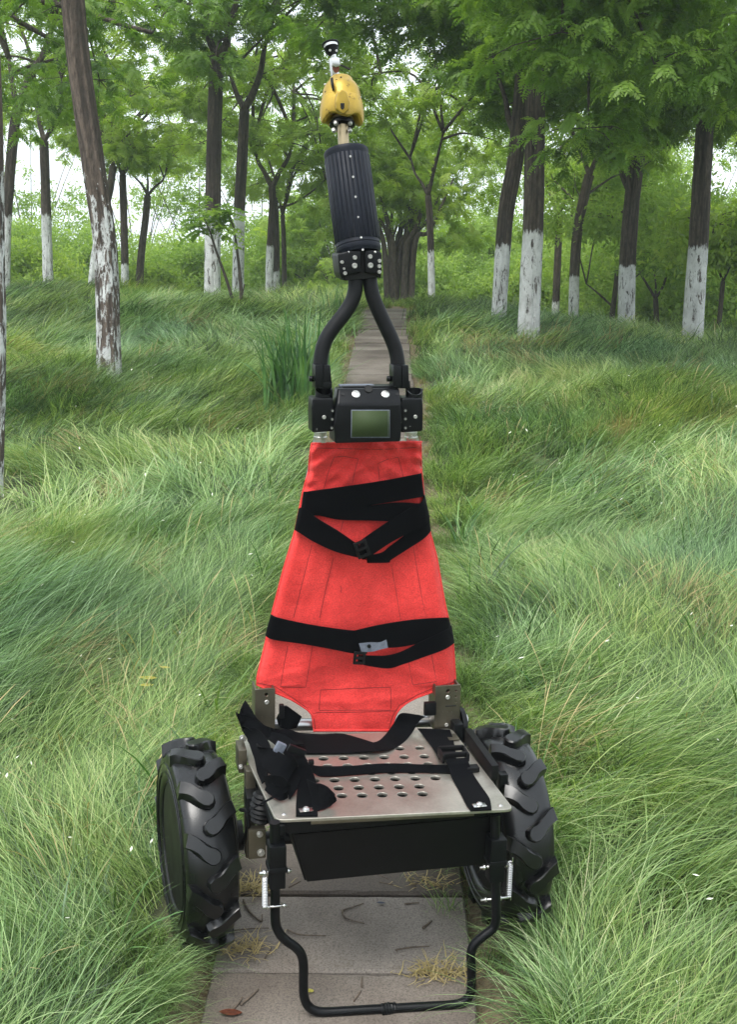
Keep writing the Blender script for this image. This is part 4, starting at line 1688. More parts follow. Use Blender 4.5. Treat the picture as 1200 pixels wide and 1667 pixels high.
for px, sgn in ((450, -1), (807, 1)):
    Yc = TY + .003
    top, bot = (1372, 1441) if sgn < 0 else (1362, 1430)
    a, b = LY(px, top, yz(top)), LY(px, bot, yz(bot))
    ax = (b - a).normalized()
    R3 = ax.to_track_quat('Z', 'Y').to_matrix()
    R3 = Matrix.Rotation(0, 3, 'Z')
    cl = empty('clamp_block', (0, 0, 0), (0, 0, 0), cart)
    cen = (a + b) / 2
    bm = bmesh.new()
    add_box(bm, cen + Vector((0, 0, (a - b).length * .22)), (.030, .034, (a - b).length * .56), None, .003)
    add_box(bm, cen - Vector((0, 0, (a - b).length * .28)), (.028, .030, (a - b).length * .42), None, .003)
    add_box(bm, cen - Vector((0, 0, (a - b).length * .04)), (.034, .038, .010), None, .003)
    part('clamp_body', bm, 'black_metal', cl)
    # through bolt, spring and lower pin
    zb_ = LY(px, top + 48, TY).z
    bm = bmesh.new()
    add_tube(bm, [Vector((cen.x - .030, cen.y - .003, zb_)), Vector((cen.x + .026, cen.y - .003, zb_))], .0030, 10)
    add_tube(bm, [Vector((cen.x - .024, cen.y - .003, zb_)), Vector((cen.x - .018, cen.y - .003, zb_))], .0056, 6)
    add_tube(bm, [Vector((cen.x + .018, cen.y - .003, zb_)), Vector((cen.x + .022, cen.y - .003, zb_))], .0056, 6)
    part('clamp_bolt', bm, 'steel', cl)
    sx = cen.x + (-.021 if sgn < 0 else .026)
    z0, z1 = zb_ - .004 + (.012 if sgn > 0 else 0), zb_ - .060
    bm = bmesh.new()
    turns = 19
    pts = [Vector((sx + .0042 * cos(a * 2 * pi / 8), cen.y - .008 + .0042 * sin(a * 2 * pi / 8), z0 + (z1 - z0) * a / (turns * 8))) for a in range(turns * 8 + 1)]
    add_tube(bm, [pts[0] + Vector((0, 0, .008))] + pts + [pts[-1] - Vector((0, 0, .009))], .00115, 5)
    part('coil_spring', bm, 'steel', cl)
    bm = bmesh.new()
    zl = z1 - .010
    add_tube(bm, [Vector((cen.x - .023, cen.y + .004, zl)), Vector((cen.x + .019 + (.012 if sgn > 0 else 0), cen.y + .004, zl))], .0022, 8)
    add_tube(bm, [Vector((cen.x - .016, cen.y + .004, zl)), Vector((cen.x - .012, cen.y + .004, zl))], .0044, 8)
    add_tube(bm, [Vector((cen.x + .012, cen.y + .004, zl)), Vector((cen.x + .016, cen.y + .004, zl))], .0044, 8)
    part('stop_pin', bm, 'steel', cl)

# ---- left side frame with joint boot
sf = empty('side_frame', (0, 0, 0), (0, 0, 0), cart)


def box_px(bm, x0, y0, x1, y1, Y, depth, bevel=.002):
    a, b = LY(x0, y0, Y), LY(x1, y1, Y)
    add_box(bm, ((a.x + b.x) / 2, Y + depth / 2, (a.z + b.z) / 2), (abs(b.x - a.x), depth, abs(a.z - b.z)), None, bevel)


bm = bmesh.new()
box_px(bm, 400, 1256, 416, 1396, -.12, .03)
box_px(bm, 404, 1352, 433, 1397, -.16, .02, .003)
box_px(bm, 388, 1222, 402, 1258, -.08, .05)
part('frame_plate', bm, 'olive', sf)
bm = bmesh.new()
box_px(bm, 402, 1300, 440, 1322, -.16, .05)
box_px(bm, 416, 1250, 436, 1330, -.10, .02)
part('frame_bracket', bm, 'black_metal', sf)
bm = bmesh.new()
c0 = LY(424, 1313, -.20)
n_ = 13
add_lathe(bm, c0 + Vector((0, 0, -.030)), (0.1, 0, 1), [(.0048 * i, .020 + (.004 if i % 2 else 0) - abs(i - 6) * .0009) for i in range(n_)], 20)
part('rubber_boot', bm, 'black_plastic', sf)
for px, py, r in ((423, 1359, .0040), (425, 1389, .0048), (395, 1203, .0048), (392, 1249, .003)):
    screw(LY(px, py, -.165 if py > 1300 else (-.02 if py < 1220 else -.085)), (0, -1, 0), r, .004, 'white_bolt', sf, 'frame_bolt', True)
bm = bmesh.new()
add_tube(bm, catmull([LY(392, 1318, -.12), LY(402, 1322, -.15), LY(404, 1345, -.15), LY(396, 1372, -.12)], 5), .004, 8)
part('cable', bm, 'black_plastic', sf)
# right side frame, mostly in shade
bm = bmesh.new()
box_px(bm, 815, 1262, 826, 1310, -.16, .02)
box_px(bm, 741, 1180, 754, 1209, -.02, .04)
part('right_side_bracket', bm, 'black_metal')

# ---- back brackets, cross tube
KY = 0.030


def bracket(x0, y0, x1, y1, holes_px, name_label):
    br = empty('back_bracket', (0, 0, 0), (0, 0, 0), cart)
    br['label'] = name_label
    a, b = LY(x0, y0, KY - .018), LY(x1, y1, KY - .018)
    out = [(a.x, a.z), (b.x, a.z), (b.x, b.z), (a.x, b.z)]
    out = rounded([Vector(p) for p in out], .002, 2)
    hs_ = []
    for px, py, r in holes_px:
        p = LY(px, py, KY - .018)
        hs_.append(circle2(p.x, p.z, r, 12))
    T = Matrix.Translation((0, KY - .018, 0)) @ Matrix.Rotation(pi / 2, 4, 'X')
    flat_plate('bracket_face', out, hs_, .004, M['olive'], br, T, .0005)
    bm = bmesh.new()
    for x in (a.x + .002, b.x - .002):
        add_box(bm, (x, KY + .0065, (a.z + b.z) / 2), (.004, .044, abs(a.z - b.z) - .002), None, .0006)
    part('bracket_cheek', bm, 'olive', br)
    return br


brl = bracket(415, 1122, 447, 1188, [(433.5, 1130, .0042), (426, 1166, .001), (434, 1166, .001), (441, 1166, .001)], 'olive metal bracket at the left foot of the red back')
brr = bracket(709, 1117, 747, 1187, [(729, 1124, .0042), (721, 1158, .001), (729, 1158, .001), (736, 1158, .001), (742, 1124, .0025), (742, 1133, .0025), (742, 1142, .0025)], 'olive metal bracket at the right foot of the red back')
for px, py, r, b_ in ((434, 1143, .0046, brl), (729, 1135, .0046, brr), (727, 1180, .0042, brr)):
    screw(LY(px, py, KY - .021), (0, -1, 0), r, .0025, 'white_bolt', b_, 'bracket_bolt')
bm = bmesh.new()
add_box(bm, LY(734, 1149, KY - .0205), (.022, .0012, .0022), None, 0)
part('bracket_slot', bm, 'dark_hole', brr)
bm = bmesh.new()
a, b = LY(440, 1181, KY + .028), LY(760, 1172, KY + .028)
add_tube(bm, [a, b], .0125, 20)
part('cross_tube', bm, 'grey_tube')
bm = bmesh.new()
c = LY(749, 1180, KY + .005)
add_lathe(bm, c, (1, 0, 0), [(-.004, .034), (-.003, .037), (.006, .037), (.008, .033), (.008, .015), (.012, .013), (.012, 0)], 32)
part('pivot_disc', bm, 'black_metal')
bm = bmesh.new()
add_lathe(bm, c, (1, 0, 0), [(-.008, .019), (-.0045, .022), (-.004, .022)], 24)
part('pivot_ring', bm, 'brass')

# ---- red canvas back
YB = 0.028
Lc = [(720, 507), (745, 503), (770, 501), (785, 496), (801, 492), (865, 479), (928, 460), (1001, 441), (1042, 432), (1102, 417.5), (1116, 417.5), (1126, 440), (1134, 459), (1140, 473), (1149, 488), (1157, 500), (1164, 506), (1172, 508), (1190, 510)]
Rc = [(720, 686), (763, 687), (804, 691), (858, 699), (906, 712), (969, 723), (1007, 731), (1048, 739), (1100, 742.5), (1114, 742.5), (1121, 722), (1128, 704), (1137, 679), (1145, 664), (1153, 654), (1162, 647), (1171, 643.5), (1190, 638)]


def edgeL(y):
    return float(np.interp(y, *zip(*Lc)))


def edgeR(y):
    return float(np.interp(y, *zip(*Rc)))


def fab_depth(px, py):
    l, r_ = edgeL(py), edgeR(py)
    u = (px - l) / max(r_ - l, 1)
    full_l, full_r = edgeL(min(py, 1112)), edgeR(min(py, 1112))
    uu = min(1, max(0, (px - full_l) / (full_r - full_l)))
    e = min(uu, 1 - uu)
    Y = YB
    # wraps round the side tubes; slack centre sags back a little
    Y += 0.020 * max(0, 1 - e / .055) ** 2
    Y += 0.010 * (1 - (2 * uu - 1) ** 2) * min(1, (py - 715) / 120)
    # gathered folds below the control box
    k = max(0, 1 - (py - 720) / 150)
    Y -= 0.013 * k * float(vnoise(px / 26 + py / 60, py / 15 - abs(px - 597) / 34, 1, 91))
    Y -= 0.005 * k * float(vnoise(px / 10, py / 8 + px / 30, 1, 92))
    k2 = max(0, 1 - e / .2) * max(0, 1 - (py - 720) / 110)
    Y -= 0.007 * k2 * sin(py / 3.6 + px / 14 * (1 if px < 597 else -1))
    Y -= 0.0065 * float(vnoise(px / 60 + py / 140, py / 95, 1, 93)) + 0.0016 * float(vnoise(px / 34 - py / 60, py / 40, 1, 94)) + .0006 * float(vnoise(px / 9, py / 12, 1, 95))
    # tension creases running to the lower corners
    for cx, cy, sx, sy in ((417, 1112, 150, -40), (742, 1112, -150, -40), (480, 1140, 120, 6), (690, 1135, -110, 6), (560, 800, 60, 90)):
        L_ = sqrt(sx * sx + sy * sy)
        t = ((px - cx) * sx + (py - cy) * sy) / L_
        s_ = (-(px - cx) * sy + (py - cy) * sx) / L_
        if 0 < t < L_:
            Y -= 0.0026 * sin(pi * t / L_) * math.exp(-(s_ / 7) ** 2)
    # webbing pockets stitched behind the canvas stand a little proud
    zx, zy = (px - 400) * 3.158, (py - 700) * 3.158
    for l0, l1 in (([(145, 452), (590, 340), (1320, 178)], [(150, 578), (655, 452), (1322, 308)]), ([(175, 680), (690, 748), (1310, 860)], [(140, 785), (600, 862), (1292, 982)])):
        xa, xb = float(np.interp(zy, *zip(*l0))), float(np.interp(zy, *zip(*l1)))
        if zy > 150 and zy < 1320:
            w_ = min(zx - xa, xb - zx)
            Y -= .0022 * max(0, min(1, w_ / 14))
    Y += .0003 * sin(py * .55 + px * .2) * max(0, 1 - abs(py - 1100) / 60)
    # straps press it in
    Y += 0.003 * math.exp(-((py - 1035 + (px - 590) * 0.0) / 22) ** 2)
    return Y


def fab(px, py, off=0.0):
    return LY(px, py, fab_depth(px, py) - off)


back = empty('canvas_back', (0, 0, 0), (0, 0, 0), cart)
bm = bmesh.new()
ys_ = list(np.linspace(720, 1100, 120)) + list(np.linspace(1103, 1190, 40))
nu = 64
grid = []
for y in ys_:
    l, r_ = edgeL(y), edgeR(y)
    row = []
    for i in range(nu + 1):
        u = i / nu
        skew = (0.5 - u) * (2.5 if y < 1090 else 0)
        row.append(bm.verts.new(fab(l + (r_ - l) * u, y + skew)))
    grid.append(row)
for j in range(len(grid) - 1):
    for i in range(nu):
        bm.faces.new((grid[j][i], grid[j + 1][i], grid[j + 1][i + 1], grid[j][i + 1]))
bmesh.ops.recalc_face_normals(bm, faces=bm.faces[:])
bmesh.ops.solidify(bm, geom=bm.faces[:], thickness=0.0025)
part('canvas', bm, 'red', back, auto=1.2)
# rolled hem
bm = bmesh.new()
hem = [(edgeL(y) + 1.2, y) for y in np.linspace(722, 1110, 60)] + [(edgeL(y) + 1.2, y - 1) for y in np.linspace(1116, 1188, 22)]
hem2 = [(edgeR(y) - 1.2, y) for y in np.linspace(722, 1110, 60)] + [(edgeR(y) - 1.2, y - 1) for y in np.linspace(1116, 1188, 22)]
for h_ in (hem, hem2):
    add_tube(bm, [fab(x, y, -.0006) for x, y in h_], .0022, 6)
add_tube(bm, [fab(510 + (638 - 510) * t, 1189, -.001) for t in np.linspace(0, 1, 20)], .0034, 8)
add_tube(bm, [fab(508 + (686 - 508) * t, 721 + (0.5 - t) * 2.5, -.001) for t in np.linspace(0, 1, 30)], .0024, 6)
part('hem', bm, 'red', back)


def z3(pts):
    return [(x / 3.158 + 400, y / 3.158 + 700) for x, y in pts]


seams = [[(452, 145), (430, 200), (400, 305)], [(340, 590), (292, 780), (245, 965)], [(215, 1110), (195, 1220), (178, 1318)],
         [(578, 150), (560, 215), (548, 275)], [(500, 470), (488, 520)], [(452, 655), (415, 800), (380, 965)], [(343, 1105), (325, 1220), (308, 1322)],
         [(680, 175), (685, 225), (690, 272)], [(748, 690), (772, 820), (797, 975)], [(838, 1190), (850, 1260), (860, 1310)],
         [(785, 140), (798, 190), (812, 245)], [(862, 600), (885, 740), (925, 965)], [(955, 1150), (968, 1220), (982, 1292)],
         [(452, 140), (500, 135), (578, 148)], [(680, 172), (730, 150), (785, 140)],
         [(385, 1336), (560, 1328), (745, 1322), (748, 1380), (745, 1440), (560, 1440), (378, 1440), (381, 1380), (385, 1336)],
         [(360, 1452), (560, 1450), (778, 1443)], [(346, 92), (520, 96), (700, 100), (900, 88)],
         [(178, 1318), (240, 1322), (308, 1322)], [(860, 1310), (920, 1302), (982, 1292)],
         [(60, 1300), (150, 1318), (240, 1375), (318, 1432), (352, 1490), (358, 1540)], [(1075, 1295), (985, 1318), (885, 1360), (790, 1415), (756, 1470), (738, 1535)],
         [(487, 800), (492, 818), (490, 835)]]
for sm in seams:
    bm = bmesh.new()
    q = []
    p = z3(sm)
    for (x0, y0), (x1, y1) in zip(p, p[1:]):
        for k in range(8):
            q.append((x0 + (x1 - x0) * k / 8, y0 + (y1 - y0) * k / 8))
    q.append(p[-1])
    q = [(min(max(x, edgeL(y) + 2), edgeR(y) - 2), y) for x, y in q]
    pts = [fab(x, y, 0.0000) for x, y in q]
    add_tube(bm, pts, .00075, 4, False)
    part('stitching', bm, 'seam', back)

# side tubes inside the canvas hems and their bright ends
bm = bmesh.new()
for a, b in (((522, 700), (434, 1130)), ((670, 700), (726, 1125))):
    add_tube(bm, [LY(a[0], a[1], YB + .030), LY(b[0], b[1], YB + .030)], .0105, 16)
part('side_tube', bm, 'grey_tube')
for px in (521.5, 669.5):
    bm = bmesh.new()
    c = LY(px, 713, YB + .010)
    add_lathe(bm, c - Vector((0, 0, .010)), (0, 0, 1), [(0, .0125), (.009, .0125), (.010, .0138), (.013, .0138), (.014, .0120), (.022, .0120), (.022, 0)], 20)
    part('tube_end', bm, 'steel')


# ---- webbing straps
def strap(name, secs, mat='webbing', parent=cart, th=.0018, n=8, cross=4, label=None, rip=.0):
    """secs: list of (A, B) edge points in the cart's frame"""
    A = catmull([s[0] for s in secs], n)
    B = catmull([s[1] for s in secs], n)
    bm = bmesh.new()
    rows = []
    for i, (a, b) in enumerate(zip(A, B)):
        nrm = Vector((0, 0, 0))
        t = (A[min(i + 1, len(A) - 1)] - A[max(i - 1, 0)])
        nrm = t.cross(b - a)
        nrm = nrm.normalized() if nrm.length > 1e-9 else Vector((0, -1, 0))
        row = []
        for k in range(cross + 1):
            u = k / cross
            row.append(bm.verts.new(a.lerp(b, u) + nrm * (rip * sin(u * pi) + rip * .5 * float(vnoise(i * .5, u * 3, 1, 17)))))
        rows.append(row)
    for i in range(len(rows) - 1):
        for k in range(cross):
            bm.faces.new((rows[i][k], rows[i + 1][k], rows[i + 1][k + 1], rows[i][k + 1]))
    bmesh.ops.recalc_face_normals(bm, faces=bm.faces[:])
    bmesh.ops.solidify(bm, geom=bm.faces[:], thickness=th)
    return part(name, bm, mat, parent, auto=0.9, label=label)


def fs(x1, y1, x2, y2, off):
    """strap section lying off metres in front of the canvas plane"""
    return (LY(x1, y1, YB - off), LY(x2, y2, YB - off))


def Zs(x, y):
    return (x / 3.158 + 400, y / 3.158 + 700)


def fz(x1, y1, x2, y2, off):
    return fs(*Zs(x1, y1), *Zs(x2, y2), off)


us = empty('upper_strap', (0, 0, 0), (0, 0, 0), cart)
us['label'] = 'upper black strap crossed and buckled over the canvas'
# top band, runs round both edges to the back
strap('band', [fz(330, 340, 320, 440, -.030), fz(296, 318, 280, 425, -.006), fz(330, 315, 330, 424, .012), (fz(500, 292, 500, 408, .012)), fz(700, 262, 700, 378, .012), fz(880, 228, 885, 348, .012), fz(904, 222, 918, 338, -.004), fz(880, 240, 890, 345, -.030)], parent=us, th=.002)
strap('band', [fz(330, 425, 300, 520, -.03), fz(278, 415, 262, 500, -.006), fz(330, 412, 345, 440, .007), fz(480, 408, 480, 460, .007), fz(620, 390, 640, 465, .007), fz(780, 372, 800, 468, .007), fz(900, 378, 905, 450, .006)], parent=us)
strap('band', [fz(300, 420, 290, 520, -.03), fz(272, 405, 250, 512, -.006), fz(300, 402, 278, 530, .014), fz(370, 455, 350, 575, .017), fz(470, 515, 460, 625, .019), fz(565, 580, 570, 655, .021), fz(610, 605, 620, 668, .022)], parent=us)
strap('band', [fz(900, 350, 930, 470, -.03), fz(921, 332, 946, 440, -.006), fz(905, 372, 935, 490, .014), fz(830, 412, 860, 520, .017), fz(720, 480, 745, 580, .021), fz(620, 548, 640, 650, .025), fz(585, 575, 600, 668, .026)], parent=us)
strap('band', [fz(930, 440, 950, 500, -.03), fz(944, 440, 950, 522, -.006), fz(900, 470, 915, 560, .010), fz(820, 540, 830, 615, .012), fz(740, 600, 748, 668, .014), fz(700, 630, 735, 682, .016), fz(620, 648, 625, 684, .018)], parent=us)


def buckle(px, py, w, h, rot, Y, parent, name='buckle', bars=3, mat='black_plastic'):
    c = LY(px, py, Y)
    bm = bmesh.new()
    R3 = Matrix.Rotation(rot, 3, 'Y')
    t = .0055
    add_box(bm, c + R3 @ Vector((-w / 2 + t / 2, 0, 0)), (t, .007, h), R3, .0015)
    add_box(bm, c + R3 @ Vector((w / 2 - t / 2, 0, 0)), (t, .007, h), R3, .0015)
    for i in range(bars):
        z = -h / 2 + t / 2 + (h - t) * i / (bars - 1)
        add_box(bm, c + R3 @ Vector((0, -.001, z)), (w - t, .006, t), R3, .0015)
    return part(name, bm, mat, parent)


buckle(*Zs(598, 612), .026, .034, -.35, YB - .030, us)
ls = empty('lower_strap', (0, 0, 0), (0, 0, 0), cart)
ls['label'] = 'lower black strap with a grey woven tag'
strap('band', [fz(160, 970, 140, 1085, -.03), fz(128, 948, 100, 1055, -.006), fz(165, 965, 140, 1078, .012), fz(300, 995, 290, 1100, .012), fz(440, 1018, 430, 1125, .012), fz(560, 1032, 560, 1150, .012), fz(640, 1030, 625, 1150, .012)], parent=ls)
strap('band', [fz(560, 1032, 590, 1090, .015), fz(700, 1000, 720, 1120, .015), fz(860, 976, 880, 1100, .014), fz(1000, 966, 1020, 1040, .013), fz(1045, 964, 1068, 1060, -.004), fz(1020, 975, 1040, 1070, -.03)], parent=ls)
strap('band', [fz(1030, 1010, 1050, 1110, -.03), fz(1060, 1005, 1074, 1095, -.006), fz(1010, 1040, 1020, 1130, .020), fz(900, 1090, 905, 1172, .024), fz(800, 1140, 810, 1205, .026), fz(720, 1160, 735, 1226, .026), fz(640, 1160, 640, 1215, .026), fz(580, 1158, 575, 1200, .026)], parent=ls)
strap('label_tag', [fz(582, 1098, 596, 1142, .030), fz(640, 1092, 650, 1140, .034), fz(690, 1092, 696, 1128, .033), fz(724, 1078, 732, 1120, .030)], 'tag', ls, .001, 6)
bm = bmesh.new()
pc = LY(*Zs(635, 1112), YB - .0365)
add_lathe(bm, pc, (0, -1, 0), [(-.001, .0040), (.001, .0038), (.0016, .002), (.0016, 0)], 14)
part('snap', bm, 'black_metal', ls)
buckle(*Zs(585, 1172), .024, .026, .1, YB - .032, ls)

# ---- control box
cb = empty('control_box', (0, 0, 0), (0, 0, 0), cart)
cb['label'] = 'worn black control box with green display'
YC = YB - .075


def prism_px(pts, Y0, Y1, bevel=.003, seg=2, taper=1.0):
    """solid with the outline pts (photo pixels read on the plane Y0), from Y0 back to Y1"""
    bm = bmesh.new()
    P = [LY(x, y, Y0) for x, y in pts]
    c = sum(P, Vector()) / len(P)
    f = [bm.verts.new(p) for p in P]
    b = [bm.verts.new(Vector((c.x + (p.x - c.x) * taper, Y1, c.z + (p.z - c.z) * taper))) for p in P]
    bm.faces.new(f)
    bm.faces.new(b[::-1])
    n = len(P)
    for k in range(n):
        bm.faces.new((f[k], b[k], b[(k + 1) % n], f[(k + 1) % n]))
    bmesh.ops.recalc_face_normals(bm, faces=bm.faces[:])
    if bevel:
        bmesh.ops.bevel(bm, geom=bm.edges[:], offset=bevel, segments=seg, affect='EDGES', profile=.6)
    return bm


def z2(x, y):
    return (x / 4.286 + 460, y / 4.286 + 430)


# body: front face and the sloped shoulder above it
bm = bmesh.new()
fr = [z2(378, 975), z2(828, 975), z2(836, 1100), z2(826, 1240), z2(366, 1252), z2(360, 1110)]
sh = [z2(385, 868), z2(818, 866)]
P = [LY(x, y, YC) for x, y in fr]
Sv = [LY(x, y, YC + .022) for x, y in sh]
v = [bm.verts.new(p) for p in P] + [bm.verts.new(p) for p in Sv]
bk = [bm.verts.new(Vector((p.co.x, YC + .055, p.co.z))) for p in (v[6], v[7], v[2], v[3], v[4], v[5])]
bm.faces.new([v[i] for i in (0, 1, 2, 3, 4, 5)])
bm.faces.new((v[6], v[7], v[1], v[0]))
bm.faces.new((bk[0], bk[1], v[7], v[6]))
bm.faces.new((v[7], bk[1], bk[2], v[2], v[1]))
bm.faces.new((v[2], bk[2], bk[3], v[3]))
bm.faces.new((v[3], bk[3], bk[4], v[4]))
bm.faces.new((v[4], bk[4], bk[5], v[5]))
bm.faces.new((v[5], bk[5], bk[0], v[6], v[0]))
bm.faces.new(bk[::-1])
bmesh.ops.recalc_face_normals(bm, faces=bm.faces[:])
bmesh.ops.bevel(bm, geom=bm.edges[:], offset=.005, segments=3, affect='EDGES', profile=.6)
part('box_body', bm, 'black_worn', cb)


def shoulder(x, y, off=0):
    t = (975 - y) / (975 - 868)
    px, py = z2(x, y)
    return LY(px, py, YC + .022 * t - off)


sn = Vector((0, -1, .9)).normalized()
for x in (512, 718):
    bm = bmesh.new()
    add_lathe(bm, shoulder(x, 908, .0005), sn, [(-.001, .0078), (.0012, .0078), (.0020, .0066), (.0020, 0)], 20)
    part('push_button', bm, 'white_bolt', cb)
for x, r in ((420, .0035), (803, .0035)):
    bm = bmesh.new()
    add_lathe(bm, shoulder(x, 908, .0003), sn, [(-.002, r), (.0008, r), (.0008, 0)], 14)
    part('screw_hole', bm, 'dark_hole', cb)
bm = bmesh.new()
add_lathe(bm, shoulder(600, 872, .0003), sn, [(-.002, .0085), (.0012, .0085), (.0022, .0075), (.0012, .0065), (.0012, 0)], 20)
part('top_notch', bm, 'dark_hole', cb)
# display: bright bezel line and dark green glass
bm = prism_px([z2(480, 1017), z2(750, 1017), z2(750, 1212), z2(478, 1212)], YC - .0012, YC + .004, .0004, 1)
part('display_bezel', bm, 'tag', cb)
bm = prism_px([z2(485, 1022), z2(736, 1022), z2(736, 1204), z2(483, 1206)], YC - .0018, YC + .004, 0)
part('display', bm, 'screen', cb)
bm = prism_px([z2(739, 1022), z2(746, 1022), z2(746, 1206), z2(739, 1206)], YC - .0018, YC + .004, 0)
part('display_strip', bm, 'screen', cb)

# side housings: cups cut out at the top
for sgn, X0, X1 in ((-1, 204, 362), (1, 826, 984)):
    sh_ = empty('grip_socket', (0, 0, 0), (0, 0, 0), cart)
    Yh = YC + .012
    cx = (232 + 345) / 2 if sgn < 0 else (862 + 976) / 2
    bm = prism_px([z2(X0 + 6, 935), z2(X1 - 6, 935), z2(X1, 1000), z2(X1 - 2, 1168), z2(X0 + 2, 1178), z2(X0, 1000)], Yh, Yh + .045, .005, 3)
    part('socket_body', bm, 'black_worn', sh_)
    # upstanding rim of the cup
    bm = bmesh.new()
    p = LY(*z2(cx, 905), Yh + .020)
    tp, bt = LY(*z2(cx, 868), Yh + .020).z, LY(*z2(cx, 945), Yh + .020).z
    ro, ri = .0165, .0128
    H_ = tp - bt
    n_ = 28
    rings = []
    for k in range(n_):
        a = 2 * pi * k / n_
        cut = max(0, -sin(a)) * .010
        rings.append([bm.verts.new((p.x + ro * cos(a), p.y + ro * sin(a), bt - .01)), bm.verts.new((p.x + ro * cos(a), p.y + ro * sin(a), tp - cut)),
                      bm.verts.new((p.x + ri * cos(a), p.y + ri * sin(a), tp - cut)), bm.verts.new((p.x + ri * cos(a), p.y + ri * sin(a), bt - .008))])
    for k in range(n_):
        A_, B_ = rings[k], rings[(k + 1) % n_]
        for j in range(3):
            bm.faces.new((A_[j], A_[j + 1], B_[j + 1], B_[j]))
    part('socket_rim', bm, 'black_worn', sh_)
    for (x, y, r) in ((((290, 1068, .0046), (348, 1023, .0030), (346, 1083, .0030), (343, 1143, .0030))) if sgn < 0 else ((928, 1065, .0046), (858, 1022, .0030), (858, 1080, .0030), (858, 1143, .0030))):
        px, py = z2(x, y)
        if r < .004:
            bm = bmesh.new()
            add_lathe(bm, LY(px, py, Yh - .0002), (0, -1, 0), [(-.002, .0042), (.0012, .0042), (.0016, .0036), (.0004, .0034), (.0004, 0)], 14)
            part('socket_ring', bm, 'black_metal', sh_)
        screw(LY(px, py, Yh - .001), (0, -1, 0), r * .8, .0018, 'white_bolt' if r > .004 else 'steel', sh_, 'socket_bolt')
# thin light bar behind the top edge
bm = bmesh.new()
add_box(bm, (LY(*z2(515, 846), YC + .05)), (.066, .02, .0035), None, .001)
part('top_rail', bm, 'tag', cb)
bm = bmesh.new()
add_box(bm, (LY(*z2(600, 858), YC + .045)), (.105, .03, .008), None, .002)
part('top_ledge', bm, 'black_metal', cb)

# ---- curved handle tubes and their clamps
YH = YC + .040
lt = [(262, 770), (264, 700), (275, 610), (300, 530), (345, 455), (400, 385), (450, 318), (488, 250), (507, 180), (508, 110), (506, 60)]
rt_ = [(806, 770), (806, 700), (792, 610), (765, 530), (728, 450), (690, 368), (655, 290), (628, 215), (614, 150), (609, 100), (608, 60)]
for q in (lt, rt_):
    bm = bmesh.new()
    pts = [LY(*z2(x, y), YH + .015 * (770 - y) / 700) for x, y in q]
    add_tube(bm, catmull(pts, 5), .0137, 20)
    part('handle_tube', bm, 'black_foam')
for x0, x1, sx in ((228, 288, 332), (775, 832, 882)):
    hc = empty('handle_clamp', (0, 0, 0), (0, 0, 0), cart)
    left = x0 < 500
    Yk = YC + .018
    if left:
        a, b, hgt = (228, 285), (288, 333), 705
    else:
        a, b, hgt = (775, 831), (834, 880), 705
    bm = prism_px([z2(a[0], hgt), z2(a[1], hgt), z2(a[1], 862), z2(a[0], 862)], Yk, Yk + .035, .0018, 2)
    part('clamp_jaw', bm, 'black_worn', hc)
    lo = 822 if left else 862
    bm = prism_px([z2(b[0], hgt), z2(b[1], hgt), z2(b[1] + (10 if left else 6), lo), z2(b[0], lo)], Yk + .001, Yk + .033, .0018, 2)
    part('clamp_jaw', bm, 'black_worn', hc)
    bm = prism_px([z2(a[0], 815), z2(b[1] + 12, 815), z2(b[1] + 14, 868), z2(a[0], 868)], Yk + .003, Yk + .036, .0018, 2)
    part('clamp_foot', bm, 'black_worn', hc)
    p = LY(*z2(205 if left else 748, 800), Yk + .014)
    bm = bmesh.new()
    add_tube(bm, [p + Vector((-.003, 0, 0)), p + Vector((.034, 0, 0))], .0028, 8)
    part('clamp_screw', bm, 'steel', hc)
    bm = bmesh.new()
    add_tube(bm, [p + Vector((-.005, 0, 0)), p + Vector((.003, 0, 0))], .0058, 6)
    part('clamp_nut', bm, 'black_metal', hc)


# ---- fork block
def z1(x, y):
    return (x / 3.75 + 440, y / 3.75 + 40)


fb = empty('fork_block', (0, 0, 0), (0, 0, 0), cart)
YF = YH - .012
for out in ([(412, 1400), (470, 1385), (556, 1378), (556, 1515), (470, 1528), (440, 1560), (425, 1520)],
            [(580, 1376), (640, 1380), (684, 1392), (684, 1500), (678, 1552), (655, 1525), (580, 1515)]):
    bm = prism_px([z1(x, y) for x, y in out], YF, YF + .060, .004, 3)
    part('fork_cheek', bm, 'black_metal', fb)
bm = prism_px([z1(440, 1388), z1(672, 1380), z1(668, 1545), z1(450, 1565)], YF + .010, YF + .056, .004, 2)
part('fork_core', bm, 'dark_hole', fb)
for x, y, r in ((515, 1472, .0052), (612, 1470, .0052), (516, 1422, .0042), (610, 1416, .0042), (438, 1450, .0032), (457, 1518, .0036), (450, 1490, .0022), (667, 1443, .0036), (666, 1475, .0036), (666, 1510, .0036)):
    screw(LY(*z1(x, y), YF - .001), (0, -1, 0), r, .003, 'white_bolt', fb, 'fork_bolt')

# ---- ribbed casing (leans back)
pb = LY(584.8, 414, YF + .034)
pt = LY(563.2, 246, YF + .034 + .060)
ax = (pt - pb)
H_ = ax.length
RB = .0415
rc_ = empty('ribbed_casing', (0, 0, 0), (0, 0, 0), cart)
bm = bmesh.new()


def ribf(a, h, r):
    return r, h


